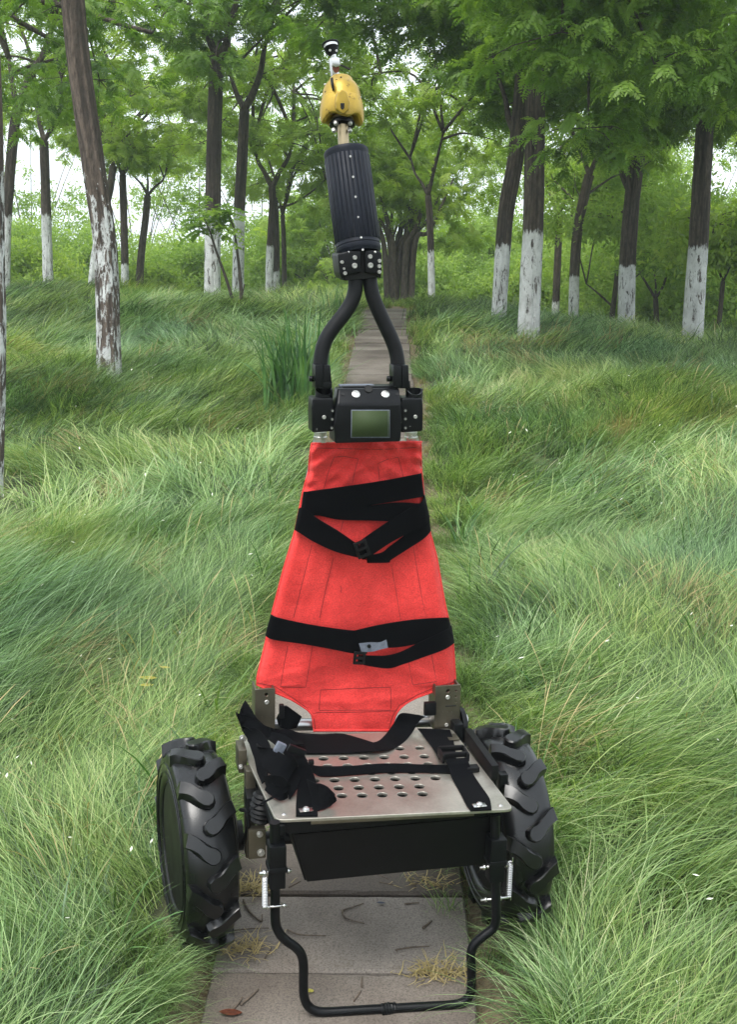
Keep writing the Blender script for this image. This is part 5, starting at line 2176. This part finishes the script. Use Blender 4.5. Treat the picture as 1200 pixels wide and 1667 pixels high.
add_lathe(bm, pb, ax, [(0, RB * .93), (.004, RB * .97), (.006, RB * 1.0), (.012, RB * 1.0), (.0128, RB * .975), (.0145, RB * .975), (.0153, RB * 1.0), (.020, RB * .985), (H_ - .010, RB * .985), (H_ - .008, RB * 1.0), (H_ - .002, RB * 1.0), (H_, RB * .975), (H_, RB * .3), (H_, 0)], 72)
part('casing_tube', bm, 'rib', rc_)
axn = ax.normalized()
n0 = Vector((1, 0, 0)) - axn * axn.x
n0.normalize()
b0_ = axn.cross(n0)
for k in range(30):
    a = 2 * pi * (k + .5) / 30
    dr = n0 * cos(a) + b0_ * sin(a)
    td = axn.cross(dr)
    c = pb + axn * (.022 + (H_ - .036) / 2) + dr * (RB * .985)
    bm = bmesh.new()
    R3 = Matrix((td, dr, axn)).transposed()
    add_box(bm, c, (.0074, .0030, H_ - .036), R3, .0008, 1)
    part('rib', bm, 'rib', rc_, auto=.6)
for x, y in ((489, 805), (506, 930), (521, 1052), (538, 1176), (555, 1300), (478, 1390), (565, 1375), (641, 1388)):
    px, py = z1(x, y)
    d_ = _ray(px, py)
    # meet the cylinder's surface
    t = (YF - _o.y) / d_.y
    best = None
    for i in range(400):
        q = _o + d_ * (t * (.95 + .0005 * i))
        rel = q - pb
        rad_ = (rel - axn * rel.dot(axn)).length
        if rad_ <= RB + .0006:
            best = q
            break
    if best is not None:
        rel = best - pb
        dr = (rel - axn * rel.dot(axn)).normalized()
        screw(best, dr, .0022, .0012, 'white_bolt', rc_, 'pin')

# ---- bronze shaft, collar, yellow casing, top rod and cup
YS = YF + .034 + .062
s0 = LY(560, 244, YS)
s1 = LY(557.3, 192, YS + .010)
bm = bmesh.new()
add_tube(bm, [s0 - (s1 - s0) * .2, s1], .0103, 24)
part('shaft', bm, 'brass')
ax2 = (LY(554.5, 124, YS + .045) - LY(556.5, 203, YS + .012)).normalized()
hd = empty('drive_head', (0, 0, 0), (0, 0, 0), cart)
hd['label'] = 'worn yellow cast casing with black collar near the top'
c0 = LY(557, 203, YS + .012)
bm = bmesh.new()
add_lathe(bm, c0 - ax2 * .004, ax2, [(0, .018), (.002, .0235), (.007, .0235), (.009, .020), (.012, .019)], 32)
part('collar', bm, 'black_metal', hd)
bm = bmesh.new()
add_lathe(bm, c0 + ax2 * .0075, ax2, [(0, .0190), (.001, .0215), (.004, .0215), (.006, .017)], 32)
part('collar_plate', bm, 'brass', hd)
for px, py in ((546.8, 200.5), (570, 200.5), (543.5, 212.5), (569.5, 212.5)):
    p = LY(px, py, YS - .006)
    bm = bmesh.new()
    add_lathe(bm, p, Vector((0, -.6, -.4)), [(-.004, .0042), (.002, .0042), (.004, .003), (.0046, 0)], 12)
    part('collar_bolt', bm, 'white_bolt', hd)
prof = [(.012, .018), (.004, .026), (.001, .032), (.003, .0365), (.010, .0392), (.022, .0400), (.034, .0396), (.046, .0382), (.048, .0366), (.062, .0352), (.070, .0330), (.077, .0290), (.082, .0240), (.0885, .0215), (.091, .0190), (.0915, .0)]


def lobes(a, h, r):
    f = max(0, 1 - h / .05)
    w = .5 + .5 * cos(4 * (a + pi / 2))
    ww = .5 + .5 * cos(2 * (a) * 2 + .3)
    return r * (1 + .045 * f * w) * (1 + .018 * (abs(cos(3.5 * a)) - .5)), h - .010 * f * (1 - w) * -1.0


bm = bmesh.new()
add_lathe(bm, c0 - ax2 * .0005, ax2, prof, 64, lobes)
part('yellow_casing', bm, 'yellow', hd)
# front spout with its dark slot
bm = prism_px([z1(x, y) for x, y in ((412, 410), (440, 392), (468, 408), (488, 470), (484, 522), (445, 550), (404, 520), (400, 470))], YS - .034, YS + .01, .004, 3, .8)
part('casing_spout', bm, 'yellow', hd)
bm = prism_px([z1(x, y) for x, y in ((427, 478), (455, 478), (453, 512), (441, 522), (430, 512))], YS - .0348, YS - .03, .001, 1)
part('spout_slot', bm, 'dark_hole', hd)
bm = prism_px([z1(x, y) for x, y in ((377, 322), (383, 322), (392, 400), (387, 402))], YS - .0075, YS + .01, 0)
part('casing_groove', bm, 'dark_hole', hd)


def on_axis(px, py, rad):
    d_ = _ray(px, py)
    t = (YS - _o.y) / d_.y
    for i in range(600):
        q = _o + d_ * (t * (.96 + .0003 * i))
        rel = q - c0
        if (rel - ax2 * rel.dot(ax2)).length <= rad:
            return q, (rel - ax2 * rel.dot(ax2)).normalized()
    return q, Vector((0, -1, 0))


for x, y, r, m, rr in ((376, 462, .0032, 'dark_hole', .0368), (511, 458, .0032, 'dark_hole', .0368), (337, 410, .0018, 'dark_hole', .0355), (330, 366, .002, 'white_bolt', .031), (318, 480, .002, 'brass', .037),
                       (312, 520, .0018, 'brass', .037), (548, 470, .002, 'brass', .037), (508, 362, .002, 'white_bolt', .031), (515, 400, .002, 'brass', .034), (405, 338, .0016, 'dark_hole', .030), (432, 322, .0016, 'dark_hole', .0285)):
    p, nn = on_axis(*z1(x, y), rr + .0006)
    bm = bmesh.new()
    add_lathe(bm, p, nn, [(-.004, r), (.0006, r), (.0008, 0)], 10)
    part('casing_screw', bm, m, hd)
# rod
tr = empty('top_rod', (0, 0, 0), (0, 0, 0), cart)
YT = YS + .046
bm = prism_px([z1(x, y) for x, y in ((364, 205), (388, 200), (400, 205), (424, 308), (428, 316), (382, 320), (372, 260))], YT - .006, YT + .010, .0012, 2)
part('rod_bracket', bm, 'steel', tr)
bm = prism_px([z1(x, y) for x, y in ((376, 200), (424, 200), (428, 252), (400, 262), (376, 252))], YT - .012, YT + .008, .0018, 2)
part('rod_block', bm, 'steel', tr)
bm = prism_px([z1(x, y) for x, y in ((380, 258), (424, 256), (420, 288), (400, 296), (384, 280))], YT - .008, YT + .006, .0012, 2)
part('rod_insert', bm, 'brown_leaf', tr)
bm = bmesh.new()
a, b = LY(*z1(390, 208), YT), LY(*z1(383, 148), YT)
add_tube(bm, [a, b], .0048, 14)
part('rod_pin', bm, 'steel', tr)
c = LY(*z1(378, 168), YT)
t_ = LY(*z1(368, 118), YT + .006)
ac = (t_ - c)
bm = bmesh.new()
h_ = ac.length
add_lathe(bm, c, ac, [(-.006, .004), (-.004, .009), (0, .0115), (h_ * .45, .0135), (h_ * .5, .0142), (h_ * .55, .0128), (h_ * .6, .0128)], 28)
part('cup_base', bm, 'black_metal', tr)
bm = bmesh.new()
add_lathe(bm, c, ac, [(h_ * .55, .0125), (h_ * .95, .0138), (h_ * .96, .012), (h_ * .7, .010), (h_ * .68, 0)], 28)
part('cup_glass', bm, 'steel', tr)
bm = bmesh.new()
cc = c + ac * .98
n1 = (Vector((1, 0, 0)) - ac.normalized() * ac.normalized().x).normalized()
b1_ = ac.normalized().cross(n1)
add_tube(bm, [cc + (n1 * cos(2 * pi * k / 32) + b1_ * sin(2 * pi * k / 32)) * .0145 for k in range(33)], .0019, 8, False)
part('cup_ring', bm, 'black_metal', tr)
for dx_ in (-1, 1):
    screw(c + ac * .1 + Vector((dx_ * .006, -.0115, 0)), (0, -1, 0), .0022, .0015, 'white_bolt', tr, 'cup_bolt')

# ---- webbing on the seat plate
def z4(x, y):
    return (x / 2.4 + 360, y / 2.4 + 1100)


def ps(x1, y1, x2, y2, h1, h2=None):
    return (LZ(*z4(x1, y1), ZP + h1), LZ(*z4(x2, y2), ZP + (h1 if h2 is None else h2)))


# long strap that rises to the right bracket
st = empty('lap_strap', (0, 0, 0), (0, 0, 0), cart)
st['label'] = 'long loose black strap lying across the back of the seat plate'
strap('band', [ps(235, 210, 250, 285, .010), ps(300, 222, 320, 300, .006), ps(390, 228, 400, 303, .004), ps(470, 226, 490, 302, .004), ps(540, 243, 560, 296, .007), ps(600, 262, 610, 293, .012)], parent=st, label=None)
strap('band', [ps(540, 262, 540, 296, .003), ps(605, 258, 640, 290, .008), (LY(*z4(640, 232), -.03), LY(*z4(700, 270), -.06)), (LY(*z4(672, 190), .0), LY(*z4(745, 225), -.02)), (LY(*z4(704, 148), KY - .035), LY(*z4(775, 178), KY - .035)), (LY(*z4(770, 152), KY - .030), LY(*z4(800, 160), KY - .030))], parent=st, n=8)
bm = bmesh.new()
box_px(bm, *z4(797, 108), *z4(842, 156), KY - .032, .012, .003)
part('strap_hook', bm, 'black_plastic', st)
# narrow middle strap seen on edge
ms = empty('middle_strap', (0, 0, 0), (0, 0, 0), cart)
strap('band', [ps(330, 338, 345, 372, .012, .004), ps(380, 352, 392, 392, .014, .003), ps(500, 352, 500, 388, .014, .003), ps(640, 342, 640, 378, .014, .003), ps(780, 346, 780, 378, .014, .003), ps(880, 348, 880, 380, .012, .003), ps(960, 350, 960, 384, .010, .003)], parent=ms, th=.003)
bm = bmesh.new()
a = LZ(*z4(982, 362), ZP + .006)
add_box(bm, a, (.024, .018, .010), None, .002)
part('strap_keeper', bm, 'black_plastic', ms)
# right-hand strap with ladder buckle and riveted tab
rs = empty('right_strap', (0, 0, 0), (0, 0, 0), cart)
rs['label'] = 'short black strap with ladder buckle riveted to the right of the seat plate'
strap('band', [ps(768, 205, 895, 210, .010), ps(795, 238, 905, 240, .004), ps(830, 285, 915, 285, .004), ps(852, 325, 920, 322, .010)], parent=rs)
strap('band', [ps(875, 325, 960, 320, .020), ps(885, 345, 968, 338, .018), ps(905, 400, 985, 382, .004), ps(935, 455, 1020, 435, .003), ps(958, 500, 1050, 480, .003), ps(976, 526, 1058, 522, .003)], parent=rs, th=.0025)
bm = bmesh.new()
a, b = LZ(*z4(862, 310), ZP + .022), LZ(*z4(962, 308), ZP + .022)
mid = (a + b) / 2
for dy, zz in ((.022, .004), (-.004, .002)):
    add_box(bm, mid + Vector((0, dy, zz)), ((b - a).length, .006, .010), Matrix.Rotation(-.04, 3, 'Z'), .0015)
for e in (a, b):
    add_box(bm, Vector((e.x, mid.y + .006, e.z - .002)), (.005, .040, .016), Matrix.Rotation(-.04, 3, 'Z'), .0015)
add_box(bm, mid + Vector((0, .010, -.004)), ((b - a).length, .005, .006), Matrix.Rotation(-.04, 3, 'Z'), .0015)
part('ladder_buckle', bm, 'black_plastic', rs)


def rivet(x, y, parent):
    p = LZ(*z4(x, y), ZP + .0055)
    bm = bmesh.new()
    add_box(bm, p, (.024, .014, .0012), Matrix.Rotation(.02, 3, 'Z'), .0004)
    part('rivet_plate', bm, 'steel', parent)
    bm = bmesh.new()
    add_lathe(bm, p, (0, 0, 1), [(0, .0062), (.003, .0060), (.0048, .0048), (.0052, .003), (.004, .0028), (.004, 0)], 18)
    part('rivet', bm, 'steel', parent)


rivet(1010, 506, rs)
bm = bmesh.new()
a = LZ(*z4(905, 240), ZP + .003)
add_box(bm, a, (.022, .030, .002), None, .0006)
part('end_plate', bm, 'olive', rs)
# black rubber bumper along the right edge
bp = [LZ(*z4(945, 255), ZP), LZ(*z4(1050, 405), ZP)]
bm = bmesh.new()
d_ = (bp[1] - bp[0])
mid = (bp[0] + bp[1]) / 2
add_box(bm, mid + Vector((.010, 0, .012)), (d_.length, .014, .030), Matrix.Rotation(atan2(d_.y, d_.x), 3, 'Z'), .002)
part('side_bumper', bm, 'black_plastic')

# ---- crumpled harness on the left of the plate
hb = empty('loose_harness', (0, 0, 0), (0, 0, 0), cart)
hb['label'] = 'crumpled heap of black webbing on the left of the seat plate'


def z8(x, y):
    return (x / 5.4545 + 380, y / 5.4545 + 1110)


def hs8(x1, y1, x2, y2, h1, h2=None):
    return (LZ(*z8(x1, y1), ZP + h1), LZ(*z8(x2, y2), ZP + (h1 if h2 is None else h2)))


HB = [
    # peak at the upper left
    [hs8(105, 165, 60, 240, .085, .080), hs8(150, 235, 45, 330, .075, .065), hs8(215, 330, 70, 410, .060, .045), hs8(300, 400, 110, 440, .045, .030), hs8(420, 440, 140, 520, .030, .02)],
    [hs8(30, 300, 20, 285, .070, .066), hs8(90, 290, 60, 370, .070, .055), hs8(200, 340, 150, 430, .060, .045), hs8(330, 410, 280, 500, .050, .035), hs8(470, 420, 420, 540, .035, .028), hs8(640, 460, 620, 560, .02, .02)],
    [hs8(120, 400, 75, 420, .050, .045), hs8(210, 420, 120, 500, .050, .035), hs8(300, 520, 170, 640, .050, .030), hs8(330, 640, 200, 760, .045, .025), hs8(300, 800, 245, 900, .035, .015)],
    # middle fold, broad and facing the sky
    [hs8(210, 590, 200, 560, .050, .040), hs8(330, 590, 240, 700, .056, .040), hs8(440, 640, 290, 790, .060, .035), hs8(520, 690, 400, 850, .052, .030), hs8(590, 720, 480, 900, .036, .02)],
    [hs8(330, 440, 300, 500, .055, .045), hs8(440, 470, 380, 560, .058, .050), hs8(530, 520, 440, 620, .060, .050), hs8(620, 640, 480, 680, .052, .046), hs8(660, 700, 520, 760, .040, .036)],
    # loop rolls at the lower left
    [hs8(260, 840, 280, 960, .030, .012), hs8(330, 830, 330, 1010, .040, .008), hs8(420, 840, 420, 1055, .044, .004), hs8(490, 900, 480, 1030, .036, .006), hs8(500, 960, 470, 1000, .020, .010)],
    [hs8(300, 880, 320, 940, .018, .006), hs8(360, 900, 350, 1000, .028, .004), hs8(430, 930, 410, 1020, .026, .004)],
    # right-hand roll
    [hs8(700, 900, 700, 1000, .022, .010), hs8(760, 905, 740, 1080, .034, .008), hs8(830, 930, 780, 1135, .036, .003), hs8(895, 1000, 850, 1110, .024, .003), hs8(908, 1060, 890, 1080, .012, .006)],
    [hs8(640, 860, 690, 1130, .020, .003), hs8(720, 900, 740, 1140, .028, .003), hs8(800, 960, 800, 1128, .026, .003), hs8(860, 1010, 850, 1100, .016, .003)],
    [hs8(120, 470, 130, 520, .03, .02), hs8(170, 560, 190, 640, .030, .014), hs8(200, 660, 240, 800, .026, .008), hs8(250, 830, 300, 930, .020, .003)],
    [hs8(470, 720, 400, 870, .030, .016), hs8(560, 740, 470, 960, .028, .008), hs8(590, 860, 500, 1040, .020, .004)],
]
for q in HB:
    strap('webbing_fold', q, parent=hb, th=.0022, n=6, cross=5, rip=.004)
# the flat strap down to its riveted end
strap('webbing_end', [hs8(520, 640, 600, 600, .055, .052), hs8(560, 700, 640, 670, .050), hs8(575, 780, 700, 800, .030), hs8(570, 880, 735, 900, .014), hs8(562, 1000, 745, 1000, .006), hs8(555, 1100, 745, 1100, .003), hs8(555, 1188, 748, 1186, .003)], parent=hb, th=.0024)
rivet(332, 524, hb)
for x, y, w_, h_, rot in ((412, 585, .018, .020, .5), (690, 712, .010, .008, 0)):
    p = LZ(*z8(x, y), ZP + .064 if x < 500 else ZP + .045)
    bm = bmesh.new()
    add_box(bm, p, (w_, .010, h_), Matrix.Rotation(rot, 3, 'Y'), .002)
    part('harness_clip', bm, 'black_plastic' if x > 500 else 'tag', hb)
p = LZ(*z8(560, 610), ZP + .066)
bm = bmesh.new()
add_box(bm, p, (.034, .008, .014), Matrix.Rotation(.45, 3, 'Y'), .002)
part('cam_buckle', bm, 'black_metal', hb)
# small strap stub hanging on the cross tube
strap('tube_loop', [(LY(*z8(395, 290), KY - .02), LY(*z8(380, 320), KY - .02)), (LY(*z8(455, 215), KY - .03), LY(*z8(410, 400), KY - .03)), (LY(*z8(540, 260), KY - .028), LY(*z8(490, 420), KY - .03)), (LY(*z8(608, 310), KY - .02), LY(*z8(560, 410), KY - .02))], parent=hb, th=.004)
bm = bmesh.new()
box_px(bm, *z8(410, 212), *z8(452, 330), KY - .038, .012, .002)
part('loop_buckle', bm, 'black_plastic', hb)

# ------------------------------------------------------------------ plants beside the path
def blade_leaf(p, az, L, w, th0, th1, segs=8, wav=0.0, fold=.25):
    bm = bmesh.new()
    rows = []
    q = Vector(p)
    for i in range(segs + 1):
        t = i / segs
        th = th0 + (th1 - th0) * t ** 1.6
        a = az + wav * t
        d = Vector((sin(th) * cos(a), sin(th) * sin(a), cos(th)))
        if i:
            q = q + d * (L / segs)
        s = Vector((-sin(a), cos(a), 0))
        nn = d.cross(s)
        h = w / 2 * min(1, .55 + 2 * t) * max(.03, (1 - t ** 2.5))
        rows.append((bm.verts.new(q - s * h), bm.verts.new(q - nn * h * fold), bm.verts.new(q + s * h)))
    for i in range(segs):
        for j in range(2):
            bm.faces.new((rows[i][j], rows[i][j + 1], rows[i + 1][j + 1], rows[i + 1][j]))
    return bm


def sword_clump(label, px, py, d, n, L0, L1, w, spread, seed, extra=()):
    p = X(px, py, d)
    gz = float(ground_z(p.x, d))
    root = empty('iris_clump', (p.x, d, gz))
    tag(root, label, 'plant')
    r = random.Random(seed)
    for k in range(n):
        az = r.uniform(0, 2 * pi)
        out = abs(r.gauss(0, .22))
        bm = blade_leaf((r.gauss(0, spread), r.gauss(0, spread), -.05), az, r.uniform(L0, L1), w * r.uniform(.7, 1.2), out * .5, out + r.uniform(.05, .6) * (1 if r.random() < .6 else 2.4), 8, r.uniform(-.4, .4))
        bm_obj('leaf', bm, M['iris'], root)
    for az, L, t0, t1 in extra:
        bm_obj('leaf', blade_leaf((0, 0, 0), az, L, w * .9, t0, t1, 12), M['iris'], root)


sword_clump('clump of tall sword-shaped leaves left of the path behind the control box', 476, 672, 8.0, 140, .45, .85, .024, .085, 3,
            [(pi + .1, .75, .9, 1.75), (pi - .3, .7, .7, 1.5), (0.1, .75, .7, 1.0), (0.2, .7, .8, 1.2), (pi + .6, .6, .6, 1.3)])
sword_clump('small distant clump of strap leaves left of the handle tubes', 552, 496, 13.6, 44, .3, .55, .013, .09, 5)
sword_clump('dark tuft of coarse grass at the left edge beside the near trunk', 62, 858, 5.2, 60, .16, .30, .006, .05, 6)


def sapling():
    d = 14.6
    g = X(388, 506, d)
    gz = float(ground_z(g.x, d))
    O = Vector((g.x, d, gz))
    root = empty('sapling', O)
    tag(root, 'slender leafy sapling with two thin stems before the straight dark trunk', 'tree')
    nr = np.random.default_rng(3)
    stems = [([(387, 506), (370, 460), (352, 410), (342, 378), (330, 350)], 6), ([(391, 506), (392, 470), (386, 410), (380, 370), (374, 355)], 7), ([(391, 480), (398, 462)], 3)]
    ends = []
    for q, w in stems:
        pts = [X(a, b, d) - O for a, b in q]
        pts[0].z -= .1
        cm = catmull(pts, 5)
        bm = bmesh.new()
        add_tube(bm, cm, tube_rad(len(cm), w / 2 * d / FPX, .006), 8)
        bm_obj('stem', bm, M['bark_plain'], root)
        ends.append(cm)
    # each pinnate leaf one mesh of large leaflets
    for k in range(52):
        q = ends[0] if k < 42 else ends[1]
        p = q[-1 - int(nr.integers(0, 9 if k < 42 else 4))]
        tgt = X(nr.uniform(285, 400), nr.uniform(308, 400) if k < 42 else nr.uniform(340, 372), d + nr.uniform(-.4, .4)) - O
        dv = (tgt - p)
        L = min(dv.length, .8)
        dv.normalize()
        bm = bmesh.new()
        mid = p + dv * L * .55 + Vector((0, 0, .06))
        e = p + dv * L - Vector((0, 0, .04))
        cm = catmull([p, mid, e], 5)
        add_tube(bm, cm, .0025, 3, False)
        for i, c in enumerate(cm[3:]):
            t = (cm[min(i + 4, len(cm) - 1)] - cm[i + 2]).normalized()
            s = t.cross(Vector((0, 0, 1)))
            s = s.normalized() if s.length > .01 else Vector((1, 0, 0))
            for sg in (-1, 1):
                dd = (t * .4 + s * sg + Vector((0, 0, nr.uniform(-.6, -.1)))).normalized()
                l = .085 * nr.uniform(.8, 1.2)
                up = Vector((nr.normal(0, .3), nr.normal(0, .3), 1))
                w2 = dd.cross(up).normalized() * l * .24
                bm.faces.new([bm.verts.new(v_) for v_ in (c, c + dd * l * .45 - w2, c + dd * l, c + dd * l * .45 + w2)])
        bm_obj('leaf', bm, M['leaf_near'], root)


sapling()

# ------------------------------------------------------------------ litter
def z7(x, y):
    return (x / 2.308 + 340, y / 2.308 + 1320)


TW = [[(505, 378), (545, 365), (582, 352)], [(500, 378), (515, 408), (585, 428)], [(295, 452), (340, 470), (440, 475)], [(700, 528), (760, 518), (830, 514)], [(805, 445), (838, 418)],
      [(300, 292), (345, 268)], [(120, 735), (160, 700), (185, 675)], [(75, 765), (110, 730), (125, 705)], [(130, 340), (150, 380), (195, 420), (200, 395)], [(90, 455), (160, 448), (225, 445)],
      [(545, 720), (572, 682)], [(575, 668), (576, 630)], [(640, 245), (675, 262)], [(210, 560), (235, 520)], [(735, 354), (790, 350)], [(640, 272), (715, 288)]]
tw_g = 'dry twigs fallen on the path slabs'
TL = ['bent dry twig, upper arm of the forked pair on the middle slab', 'lower kinked twig of the forked pair on the middle slab', 'long dark twig lying left of centre on the middle slab', 'faint straight twig near the right grass edge of the middle slab',
      'short thick twig at the right edge of the middle slab', 'short twig just below the storage bin on the left', 'longer twig at the bottom left corner of the path', 'short forked stub beside the longer twig at the bottom left',
      'hooked root-like twig beside the left wheel', 'thin twig beneath the hooked one by the left wheel', 'slim twig inside the foot stand near its lower bar', 'tiny upright twig inside the foot stand above the lower bar',
      'small twig below the middle of the storage bin', 'short twig on the slab left of the foot stand tube', 'small twig beside a slab joint near the right grass', 'thin twig under the right half of the storage bin']
for k, (q, lb) in enumerate(zip(TW, TL)):
    P = [ground_pt(*z7(x, y)) + Vector((0, 0, .003)) for x, y in q]
    o_ = P[0].copy()
    cm = catmull([p - o_ for p in P], 5)
    bm = bmesh.new()
    w = .0019 if k not in (4, 6, 8) else .0028
    add_tube(bm, cm, [w * (1 - .5 * i / len(cm)) for i in range(len(cm))], 6, True, .2, k)
    o = bm_obj('twig', bm, M['twig'], None, loc=o_)
    tag(o, lb, 'twig', tw_g)


def leaf_flat(name, label, px, py, L, w, mat, az, h=.004, on=None, group=None, curl=.25):
    p = on if on is not None else ground_pt(px, py) + Vector((0, 0, h))
    bm = bmesh.new()
    rows = []
    n = 7
    for i in range(n + 1):
        t = i / n
        hw = w / 2 * sin(pi * min(1, t * .94 + .03)) ** .8
        c = Vector((L * (t - .5), 0, curl * L * (t - .5) ** 2))
        rows.append([bm.verts.new(c + Vector((0, s * hw, abs(s) * hw * .35))) for s in (-1, 0, 1)])
    for i in range(n):
        for j in range(2):
            bm.faces.new((rows[i][j], rows[i][j + 1], rows[i + 1][j + 1], rows[i + 1][j]))
    bmesh.ops.solidify(bm, geom=bm.faces[:], thickness=.0006)
    o = bm_obj(name, bm, M[mat], None, loc=p, rot=(.15, .1, az))
    tag(o, label, 'leaf', group)


leaf_flat('fallen_leaf', 'curled red-brown leaf at the bottom left of the path', 375, 1653, .042, .018, 'brown_leaf', .1)
leaf_flat('fallen_leaf', 'small pale leaf against the inside of the foot stand', 505.5, 1617, .014, .012, 'yellow_leaf', .9)
leaf_flat('fallen_leaf', 'pale buff leaf scrap on the slab below the storage bin', 620, 1473, .018, .008, 'tag', .1)
for k, (px, py, L, lb) in enumerate(((240, 1112, .055, 'long pale yellow leaf lying on the grass left of the red canvas'), (268, 1098, .032, 'round bright yellow leaf beside the long one on the grass'), (238, 1124, .045, 'pointed greenish yellow leaf just below the long one'))):
    g = ground_pt(px, py)
    yy = g.y - .14 / .40 * .4
    p = X(px, py, yy)
    p.z = max(p.z, float(ground_z(p.x, yy)) + .12)
    leaf_flat('fallen_leaf', lb, px, py, L, L * .42, 'yellow_leaf', [.3, .1, .5][k], on=p, group='yellow leaves caught in the grass')


def dry_tuft(label, px, py, n, L, seed, flat=1.1):
    g = ground_pt(px, py)
    r = random.Random(seed)
    bm = bmesh.new()
    for k in range(n):
        az = r.uniform(0, 2 * pi)
        p = Vector((r.gauss(0, .028), r.gauss(0, .02), 0))
        q = [p]
        th = r.uniform(.5, 1.3)
        for i in range(4):
            th += r.uniform(0, .35)
            az += r.uniform(-.5, .5)
            q.append(q[-1] + Vector((sin(th) * cos(az), sin(th) * sin(az), max(-.1, cos(th)))) * (L * r.uniform(.5, 1.1) / 4))
            q[-1].z = max(.002, q[-1].z)
        s = Vector((-sin(az), cos(az), 0)) * .0016
        vs = [(bm.verts.new(c - s * (1 - i / 5)), bm.verts.new(c + s * (1 - i / 5))) for i, c in enumerate(q)]
        for i in range(4):
            bm.faces.new((vs[i][0], vs[i][1], vs[i + 1][1], vs[i + 1][0]))
    o = bm_obj('dry_grass_tuft', bm, M['straw'], None, loc=g)
    fattr(o.data, 'bc', np.full(len(o.data.vertices), .8, np.float32))
    tag(o, label, 'dry grass')


dry_tuft('withered straw-coloured tuft at the path edge right of the foot stand', 716, 1582, 170, .052, 1)
dry_tuft('dry straw scattered on the path beside the left wheel', 408, 1445, 140, .055, 2)
dry_tuft('dry straw at the right grass edge under the storage bin', 700, 1436, 90, .045, 3)
dry_tuft('flattened brown straw and roots behind the left wheel foot', 398, 1545, 90, .06, 4)


def seeds():
    nr = np.random.default_rng(8)
    V, Fc = [], []
    n = 420
    y = nr.uniform(1.9, 11, n)
    x = nr.uniform(-.34, .34, n) * y
    k0 = np.abs(x - path_x(y)) > .4
    for a, b in zip(x[k0], y[k0]):
        z = float(ground_z(a, b)) + nr.uniform(.10, .20)
        k = len(V)
        s = nr.uniform(.003, .008) * (1 + b / 10)
        d = nr.normal(0, 1, 3)
        d /= np.linalg.norm(d)
        e = np.cross(d, [0, 0, 1.]) * .5
        p = np.array([a, b, z])
        V.extend([p - d * s, p + e * s, p + d * s, p - e * s])
        Fc.append((k, k + 1, k + 2, k + 3))
    o = link('grass_seed_flecks', np_mesh('grass_seed_flecks', V, Fc), M['petal'])
    tag(o, 'tiny pale seed heads and petals scattered through the grass', 'grass seed', None, 'stuff')


seeds()
